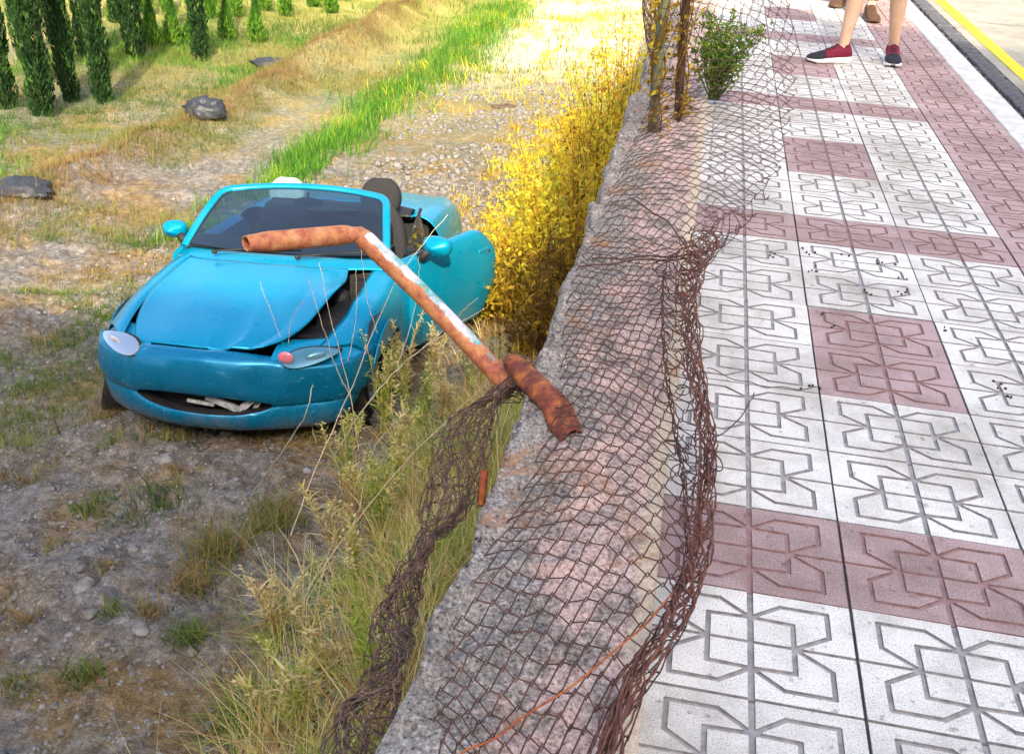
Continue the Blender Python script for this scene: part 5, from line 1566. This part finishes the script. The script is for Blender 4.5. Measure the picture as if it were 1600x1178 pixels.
def cypress(x, y, h, r, lab, kind, group, cone=False, rz=0.0, lean=0.0):
    z = float(terrain(x, y, False)) - .03
    root = tag(empty('cypress_tree', (x, y, z), (lean, 0, rz)), lab, 'cypress', group)
    if kind not in protos:
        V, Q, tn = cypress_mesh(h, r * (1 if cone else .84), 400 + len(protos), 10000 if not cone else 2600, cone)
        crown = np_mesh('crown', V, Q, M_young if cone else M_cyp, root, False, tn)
        tb = MB(); tb.tube([(0, 0, -.1), (.005, 0, h * .06), (0, .01, h * .25)], [.035 if not cone else .018, .03 if not cone else .014, .008], 7); trunk = tb.build('trunk', M_bark, root, True)
        protos[kind] = (crown, trunk, h)
    else:
        for o in protos[kind][:2]:
            c = o.copy(); col.objects.link(c); c.parent = root
        root.scale = (1, 1, h / protos[kind][2])
G1 = 'tall slim cypresses in the nursery at upper left'; G2 = 'young cone shaped cypresses in the sunlit nursery rows'
for k, (px, py, h, kd, lab) in enumerate([(12, 172, 3.6, 'a', 'slim dark cypress cut by the left picture edge'), (68, 182, 3.4, 'b', 'broad two toned cypress nearest the left edge'), (111, 158, 3.5, 'c', 'dark cypress third from the left in the front row'), (163, 162, 3.6, 'a', 'dark slim cypress beside the grass gap'), (213, 92, 3.3, 'b', 'dark cypress standing alone before the small cones'),
        (314, 97, 3.2, 'c', 'slender dark cypress farthest right of the tall ones'), (38, 95, 3.5, 'c', 'rear cypress half hidden behind the front row at far left'), (138, 92, 3.3, 'b', 'rear cypress showing between two front row trees'), (88, 70, 3.4, 'a', 'rear cypress behind the third front tree'), (185, 40, 3.0, 'c', 'far slim cypress seen left of the lone dark one')]):
    p = ground(px, py); cypress(p.x, p.y, h, {'a': .175, 'b': .21, 'c': .165}[kd], lab, kd, G1, False, k * 1.1, random.uniform(-.015, .015))
for k, (px, py, h, lab) in enumerate([(239, 74, .85, 'dark green young cone cypress'), (272, 72, .85, 'sunlit yellow green young cone cypress'), (301, 66, .55, 'small young cypress behind the slender dark one'), (355, 62, .75, 'lit young cypress in the middle of the row'), (402, 65, .8, 'young cypress with a dark shaded side'),
        (447, 26, 1.0, 'dark young cypress at the top edge'), (490, 14, .9, 'far young cypress near the top edge'), (370, 28, .9, 'young cypress in the second row'), (330, 30, .9, 'far young cypress left of the second row'), (415, 18, .9, 'young cypress at the top edge between two others'), (518, 20, .7, 'rightmost young cypress by the dry ridge'), (182, 38, .8, 'young cypress beyond the tall trees'), (228, 22, 1.0, 'young cypress directly behind the lone dark tree'), (262, 18, 1.0, 'bright young cypress in the far row at the top edge'), (300, 12, 1.0, 'young cypress in the far row left of the slender dark tree'), (345, 8, 1.0, 'far young cypress right of the slender dark tree at the top edge')]):
    p = ground(px, py); cypress(p.x, p.y, h, .17, lab, 'y%d' % (k % 2), G2, True, k * 2.1)

M_chip = noisy('concrete_chip', [(.3, (.11, .10, .09)), (.5, (.30, .275, .25)), (.7, (.54, .51, .475))], 40, .9)
# ------------------------------------------------------------------ stones, clods, plastic bags
M_stone = noisy('field_stone', [(.3, (.11, .105, .105)), (.6, (.23, .22, .22)), (.8, (.40, .39, .39))], 16, .9, (60, .5, .006))
M_clod = noisy('clod', [(.3, (.10, .092, .085)), (.5, (.22, .205, .192)), (.75, (.40, .385, .37))], 18, .95, (70, .7, .008))
def lumps(name, pts, rmin, rmax, m, lab, cat, seed):
    gg = np.random.default_rng(seed); V = []; F = []
    bm = bmesh.new(); bmesh.ops.create_icosphere(bm, subdivisions=1, radius=1)
    bv = np.array([tuple(v.co) for v in bm.verts]); bf = np.array([[v.index for v in f.verts] for f in bm.faces]); bm.free()
    n = len(pts); r = gg.uniform(rmin, rmax, n) * gg.uniform(.5, 1, n)
    W = bv[None] * (r[:, None, None]) * gg.uniform(.45, 1.35, (n, len(bv), 1)) * np.stack([gg.uniform(.8, 1.3, n), gg.uniform(.7, 1.1, n), gg.uniform(.5, .8, n)], -1)[:, None]
    a = gg.random(n) * 6.28; c, s_ = np.cos(a), np.sin(a)
    W = np.stack([W[..., 0] * c[:, None] - W[..., 1] * s_[:, None], W[..., 0] * s_[:, None] + W[..., 1] * c[:, None], W[..., 2]], -1) + pts[:, None] + np.array([0, 0, 1]) * (r * .2)[:, None, None]
    FF = (np.arange(n) * len(bv))[:, None, None] + bf[None]
    tag(np_mesh(name, W.reshape(-1, 3), FF.reshape(-1, 3), m, None, False), lab, cat, kind='stuff')
x = g.uniform(-4.3, -1.9, 2600); y = 7.3 + g.random(2600) * 8; k = vnoise(x * 1.2, y * 1.2) > -.3
lumps('furrow_stones', onground(x[k], y[k]), .015, .065, M_stone, 'pale stones and clods in the furrow behind the car', 'stones', 5)
x = -.7 - g.random(17000)**.8 * 4.2; y = g.uniform(-.6, 3.6, 17000); k = fbm(x * 1.5 + 2, y * 1.5, 2) + .35 * g.random(17000) > -.05
lumps('soil_clods', onground(x[k], y[k]), .003, .019, M_clod, 'crumbled grey brown soil on the bare ground', 'clods', 6)
x = -.7 - g.random(800)**.8 * 4.2; y = g.uniform(-.4, 3.3, 800); k = vnoise(x * 2 + 2, y * 2) > .05
lumps('large_clods', onground(x[k], y[k]), .012, .042, M_clod, 'larger broken clods of dry earth in front of the car', 'clods', 7)
x = g.uniform(-5.5, -3.4, 3500); y = g.uniform(1.0, 7.5, 3500)
lumps('small_clods', onground(x, y), .005, .026, M_clod, 'small clods of earth left of the car', 'clods', 9)
x = WALL_L + .004 + np.abs(g.normal(0, .11, 4600)); y = g.uniform(-1.2, 5.2, 4600); k = (x < WALL_R - .09) & (fbm(x * 6, y * 6, 2) > -.35); x, y = x[k], y[k]
lumps('concrete_chips', np.stack([x, y, wall_top(x, y) - .0035], -1), .002, .0105, M_chip, 'exposed aggregate and loose concrete grit on the worn wall top', 'rubble', 12)
for (px, py, r, lab) in [(268, 928, .045, 'flat grey clod beside the dry tuft'), (135, 945, .055, 'large pale clod at lower left'), (262, 745, .06, 'dark lump of earth in front of the bumper'), (222, 1000, .05, 'rounded grey clod near the bottom left'), (210, 870, .04, 'flat pale slab of soil'), (800, 455, .05, 'pale stone on the bank beside the open door'), (640, 1010, .02, 'small pale pebble at the wall edge')]:
    p = ground(px, py); q = MB(); q.ell((0, 0, 0), (r, r * .75, r * .5), 14, 9, 0, Matrix.Rotation(random.random() * 6, 3, 'Z'))
    o = q.build('clod', M_stone if 'stone' in lab or 'pebble' in lab else M_clod, None, True); o.location = p + Vector((0, 0, r * .15))
    for v in o.data.vertices: v.co *= 1 + .22 * float(vnoise(v.co.x / r * 1.7 + px, v.co.y / r * 1.7 + v.co.z / r))
    tag(o, lab, 'stone' if 'stone' in lab or 'pebble' in lab else 'clod')
M_bag = mat('black_plastic_sheet', (.03, .034, .045), .5, spec=.4)
def bag(px, py, rx, ry, rz, lab, seed):
    p = ground(px, py); q = MB(); q.ell((0, 0, 0), (1, 1, 1), 44, 26)
    o = q.build('plastic_sheet', M_bag, None, True); o.location = p + Vector((0, 0, rz * .25))
    for v in o.data.vertices:
        n_ = v.co.normalized(); k = 1 + .20 * float(fbm(n_.x * 2.2 + seed, n_.y * 2.2 + n_.z, 3)) + .20 * abs(float(vnoise(n_.x * 5 + n_.z * 4, n_.y * 5 + seed))) + .10 * abs(float(vnoise(n_.x * 13 + n_.z * 9, n_.y * 13 + seed)))
        v.co = Vector((n_.x * rx * k, n_.y * ry * k, max(-.25, n_.z) * rz * k))
    tag(o, lab, 'plastic sheet')
bag(322, 178, .24, .20, .17, 'rounded black plastic bundle on the dry ridge', 1)
bag(432, 106, .36, .17, .09, 'crumpled black plastic strip farther along the ridge', 2)
bag(38, 305, .30, .22, .08, 'torn dark plastic sheet at the left edge', 3)
q = MB(); p = ground(92, 668); q.tube([p, p + Vector((-.01, 0, .06)), p + Vector((-.03, .01, .10)), p + Vector((-.02, .02, .13))], .006, 6)
tag(q.build('twig', M_bark, None, True), 'dark bent twig sticking out of the dirt', 'twig')
p = ground(785, 168); q = MB(); q.box((0, 0, .02), (.34, .10, .03), Matrix.Rotation(.4, 3, 'Z')); q.box((.1, .05, .04), (.18, .05, .02), Matrix.Rotation(-.3, 3, 'Z'))
o = q.build('broken_plank', M_bark, None); o.location = p; tag(o, 'dark broken plank lying in the stony furrow', 'plank')
# ------------------------------------------------------------------ passers-by (only their lower legs reach into the frame)
M_skin = noisy('skin', [(.3, (.52, .33, .22)), (.7, (.66, .45, .32))], 9, .5)
M_maroon = noisy('maroon_knit', [(.3, (.10, .006, .02)), (.7, (.21, .016, .045))], 140, .8)
M_navy = noisy('navy_mesh', [(.3, (.008, .009, .016)), (.7, (.025, .026, .04))], 140, .7)
M_sole = mat('white_foam_sole', (.80, .80, .79), .6)
M_soleb = mat('brown_rubber_sole', (.10, .06, .035), .7)
M_boot = noisy('brown_suede', [(.3, (.05, .025, .015)), (.7, (.13, .07, .04))], 60, .85)
M_pants = noisy('brown_trousers', [(.3, (.13, .08, .045)), (.7, (.22, .15, .09))], 40, .9)
M_shorts = noisy('dark_shorts', [(.3, (.02, .022, .03)), (.7, (.05, .055, .07))], 60, .9)
M_shirt = noisy('white_shirt', [(.3, (.6, .6, .6)), (.7, (.75, .75, .75))], 50, .9)
M_shirtb = noisy('grey_shirt', [(.3, (.15, .17, .2)), (.7, (.22, .24, .28))], 50, .9)
M_hair = noisy('dark_hair', [(.3, (.01, .008, .006)), (.7, (.04, .03, .02))], 60, .6)
def skinned(name, pts, rads, edges, m, parent, lv=2, root=0):
    me = bpy.data.meshes.new(name); me.from_pydata([tuple(p) for p in pts], edges, []); o = link(name, me, m, parent)
    md = o.modifiers.new('skin', 'SKIN'); md.use_smooth_shade = True
    for i, r in enumerate(rads):
        sv = me.skin_vertices[0].data[i]; sv.radius = (r, r) if not hasattr(r, '__len__') else r; sv.use_root = (i == root)
    s = o.modifiers.new('sub', 'SUBSURF'); s.levels = lv; s.render_levels = lv
    return o
def shoe(ankle_ground, yaw, L_, mats, parent, boot=False, pitch=0.0):
    """mats: upper, toe, sole; built along +Y"""
    e = empty('shoe', ankle_ground, (pitch, 0, yaw)); e.parent = parent
    def outline(t): return (.5 + .5 * math.sin(PI * min(1, t * 1.15))**.0) * 1
    ny = 26
    wid = ip([0, .08, .25, .5, .72, .88, 1.0], [.022, .042, .046, .046, .058, .050, .014])
    top = ip([0, .06, .18, .32, .45, .6, .8, .93, 1.0], [.080, .120, .132, .126, .104, .086, .066, .050, .026])
    if boot: top = ip([0, .06, .18, .32, .45, .6, .8, .93, 1.0], [.075, .125, .135, .125, .098, .078, .062, .045, .020])
    sole_h = ip([0, .15, .5, .8, 1.0], [.046, .042, .036, .030, .026])
    def ring(t, z0, z1, k=1.0, n=20):
        w = float(wid(t)) * k; r = []
        for a in np.linspace(0, 2*PI, n, endpoint=False):
            c, s_ = math.cos(a), math.sin(a)
            if z1 > .05: x = w * c * (1 - .35 * max(0, s_)**1.5); z = z0 + (z1 - z0) * (.5 + .5 * math.copysign(abs(s_)**.8, s_))
            else: x = w * math.copysign(abs(c)**.5, c); z = z0 + (z1 - z0) * (.5 + .5 * math.copysign(abs(s_)**.5, s_))
            r.append((x, (t - .22) * L_, z))
        return r
    ts = np.concatenate([[0.004], np.linspace(.02, .98, ny), [.996]])
    up_ = np.array([ring(t, float(sole_h(t)) * .6, max(float(top(t)), float(sole_h(t)) + .004)) for t in ts])
    me_split = [i for i, t in enumerate(ts) if t > .60][0]
    def cap(P):
        c0 = np.tile(P[0].mean(0), (P.shape[1], 1)); c1 = np.tile(P[-1].mean(0), (P.shape[1], 1)); return np.concatenate([[c0], P, [c1]], 0)
    grid('upper', cap(up_[:me_split + 1]), mats[0], e, True, closed=True)
    grid('toe', cap(up_[me_split:]), mats[1], e, True, closed=True)
    so = np.array([ring(t, .0 + (.02 * max(0, t - .8) / .2), float(sole_h(t)) + .004, 1.06) for t in ts])
    grid('sole', cap(so), mats[2], e, True, closed=True)
    q = MB()
    for k in range(5): 
        t = .36 + .055 * k; q.tube([(-.022, (t - .22) * L_, float(top(t)) - .006), (0, (t - .215) * L_, float(top(t)) + .004), (.022, (t - .22) * L_, float(top(t)) - .006)], .003, 6)
    q.build('laces', mats[1], e, True)
    q = MB(); q.tube([(0, -.04 * L_, .10), (0, -.02 * L_, .125)], [.040, .038], 18); q.build('collar', mats[0], e, True)
    return e
def person(lab, fl, fr, yawl, yawr, S_, shoe_m, shoe_len, legs_m, top_m, body_yaw, boot=False, bare=True):
    """fl, fr: ankle points on the ground (left and right of the viewer)"""
    mid = (Vector(fl) + Vector(fr)) / 2; mid.z = 0
    root = tag(empty('person', mid), lab, 'person')
    fl = Vector(fl) - mid; fr = Vector(fr) - mid
    H = 1.75 * S_
    f = Vector((math.sin(body_yaw) * -1, math.cos(body_yaw), 0)); s = Vector((f.y, -f.x, 0))          # f: facing, s: viewer-left of the facing person mirrored
    hip = Vector((0, 0, .52 * H)) + Vector((fl + fr) * .0)
    sgn = 1 if (fl - fr).dot(s) > 0 else -1
    pts = [hip, hip + Vector((0, 0, .10 * H)), hip + Vector((0, 0, .22 * H)), hip + Vector((0, 0, .30 * H)), hip + Vector((0, 0, .335 * H)) + f * .01, hip + Vector((0, 0, .385 * H)) + f * .02, hip + Vector((0, 0, .45 * H)) + f * .025]
    rad = [(.150 * S_, .11 * S_), (.135 * S_, .10 * S_), (.165 * S_, .11 * S_), (.11 * S_, .085 * S_), (.055 * S_, .055 * S_), (.075 * S_, .09 * S_), (.07 * S_, .085 * S_)]
    ed = [(0, 1), (1, 2), (2, 3), (3, 4), (4, 5), (5, 6)]
    def chain(start, ps, rs):
        prev = start
        for p, r in zip(ps, rs):
            pts.append(p); rad.append((r, r)); ed.append((prev, len(pts) - 1)); prev = len(pts) - 1
        return prev
    for foot, sg, yw in ((fl, sgn, yawl), (fr, -sgn, yawr)):
        fd = Vector((-math.sin(yw), math.cos(yw), 0))
        h0 = hip + s * sg * .085 * S_ + Vector((0, 0, -.03 * H)); ank = foot + Vector((0, 0, .085 * S_))
        knee = (h0 + ank) * .5 + f * .05 * S_ + Vector((0, 0, .01))
        calf = knee.lerp(ank, .33) - f * .012 * S_
        chain(0, [h0, knee + (h0 - knee) * .5, knee, calf, knee.lerp(ank, .78), ank, ank + fd * .06 * S_ - Vector((0, 0, .045 * S_)), ank + fd * .12 * S_ - Vector((0, 0, .055 * S_))],
              [.092 * S_, .080 * S_, .056 * S_, .058 * S_, .037 * S_, .035 * S_, .032 * S_, .028 * S_])
    hands = []
    for sg in (1, -1):
        sh_ = hip + Vector((0, 0, .285 * H)) + s * sg * .19 * S_; el = sh_ + s * sg * .05 * S_ - Vector((0, 0, .17 * H)); wr = el + f * .06 * S_ - Vector((0, 0, .145 * H)); pm = wr - Vector((0, 0, .05 * S_)) + f * .01
        last = chain(3, [sh_, el, wr, pm], [.055 * S_, .042 * S_, .029 * S_, .034 * S_])
        for k in range(4):
            o_ = f * (.028 - .018 * k) * S_
            l_ = (.075, .085, .08, .062)[k] * S_
            chain(last, [pm + o_ - Vector((0, 0, .03 * S_)), pm + o_ * 1.1 - Vector((0, 0, .03 * S_ + l_ * .55)) - s * sg * .008 * S_, pm + o_ * 1.1 - Vector((0, 0, .03 * S_ + l_)) - s * sg * .022 * S_], [.010 * S_, .009 * S_, .008 * S_])
        chain(last, [pm + f * .035 * S_ + Vector((0, 0, .01)), pm + f * .05 * S_ - Vector((0, 0, .035 * S_)), pm + f * .045 * S_ - Vector((0, 0, .06 * S_))], [.012 * S_, .010 * S_, .009 * S_])
    skinned('body', pts, rad, ed, M_skin, root)
    # face: nose, ears, eyes, mouth
    hc = hip + Vector((0, 0, .415 * H)) + f * .02
    q = MB(); q.ell(hc + f * .105 * S_ - Vector((0, 0, .01)), (.014 * S_, .014 * S_, .024 * S_), 10, 8)
    for sg in (1, -1): q.ell(hc + s * sg * .082 * S_, (.014 * S_, .014 * S_, .030 * S_), 10, 8)
    q.build('nose_and_ears', M_skin, root, True)
    q = MB()
    for sg in (1, -1): q.ell(hc + f * .085 * S_ + s * sg * .032 * S_ + Vector((0, 0, .02 * S_)), (.012 * S_, .012 * S_, .008 * S_), 10, 6)
    q.ell(hc + f * .088 * S_ - Vector((0, 0, .05 * S_)), (.022 * S_, .012 * S_, .006 * S_), 10, 6); q.build('eyes_and_mouth', M_hair, root, True)
    q = MB(); q.ell(hc + Vector((0, 0, .055 * S_)) - f * .018 * S_, (.092 * S_, .098 * S_, .075 * S_), 18, 12); q.build('hair', M_hair, root, True)
    # clothes
    def leggings(upto, m, name, k=1.18):
        P2 = [hip + Vector((0, 0, .055 * H)), hip]; R2 = [(.148 * S_, .115 * S_), (.165 * S_, .125 * S_)]; E2 = [(0, 1)]
        for foot, sg in ((fl, sgn), (fr, -sgn)):
            h0 = hip + s * sg * .085 * S_ + Vector((0, 0, -.03 * H)); ank = foot + Vector((0, 0, .085 * S_)); knee = (h0 + ank) * .5 + f * .05 * S_ + Vector((0, 0, .01))
            seq = [h0, knee + (h0 - knee) * .5, knee + (h0 - knee) * .12] + ([knee, knee.lerp(ank, .33), knee.lerp(ank, .93)] if upto == 'ankle' else [])
            rs = [.108 * S_, .10 * S_, .092 * S_] + ([.078 * S_, .074 * S_, .066 * S_] if upto == 'ankle' else [])
            prev = 1
            for p, r in zip(seq, rs): P2.append(p); R2.append((r, r)); E2.append((prev, len(P2) - 1)); prev = len(P2) - 1
        skinned(name, P2, R2, E2, m, root)
    leggings('knee' if bare else 'ankle', legs_m, 'shorts' if bare else 'trousers')
    P2 = [hip + Vector((0, 0, z * H)) for z in (.02, .10, .22, .30)]; R2 = [(.165 * S_, .125 * S_), (.15 * S_, .115 * S_), (.18 * S_, .125 * S_), (.12 * S_, .095 * S_)]; E2 = [(0, 1), (1, 2), (2, 3)]
    for sg in (1, -1):
        sh_ = hip + Vector((0, 0, .285 * H)) + s * sg * .19 * S_; el = sh_ + s * sg * .04 * S_ - Vector((0, 0, .12 * H))
        P2 += [sh_, el]; R2 += [(.07 * S_, .07 * S_), (.062 * S_, .062 * S_)]; E2 += [(3, len(P2) - 2), (len(P2) - 2, len(P2) - 1)]
    skinned('shirt', P2, R2, E2, top_m, root)
    for foot, yw in ((fl, yawl), (fr, yawr)):
        shoe(foot, yw, shoe_len, shoe_m, root, boot)
    return root
A1 = at(1312, 98, 0) ; A2 = at(1391, 96, 0)
person('person standing on the pavement in maroon and navy trainers with bare legs', A1, A2, math.radians(112), math.radians(176), 1.12, (M_maroon, M_navy, M_sole), .335, M_shorts, M_shirt, math.radians(160))
B1 = at(1357, 30, 0); B2 = at(1318, 10, 0)
person('person behind in brown trousers and brown suede shoes', B2, B1, math.radians(150), math.radians(185), 1.12, (M_boot, M_boot, M_soleb), .33, M_pants, M_shirtb, math.radians(170), True, False)
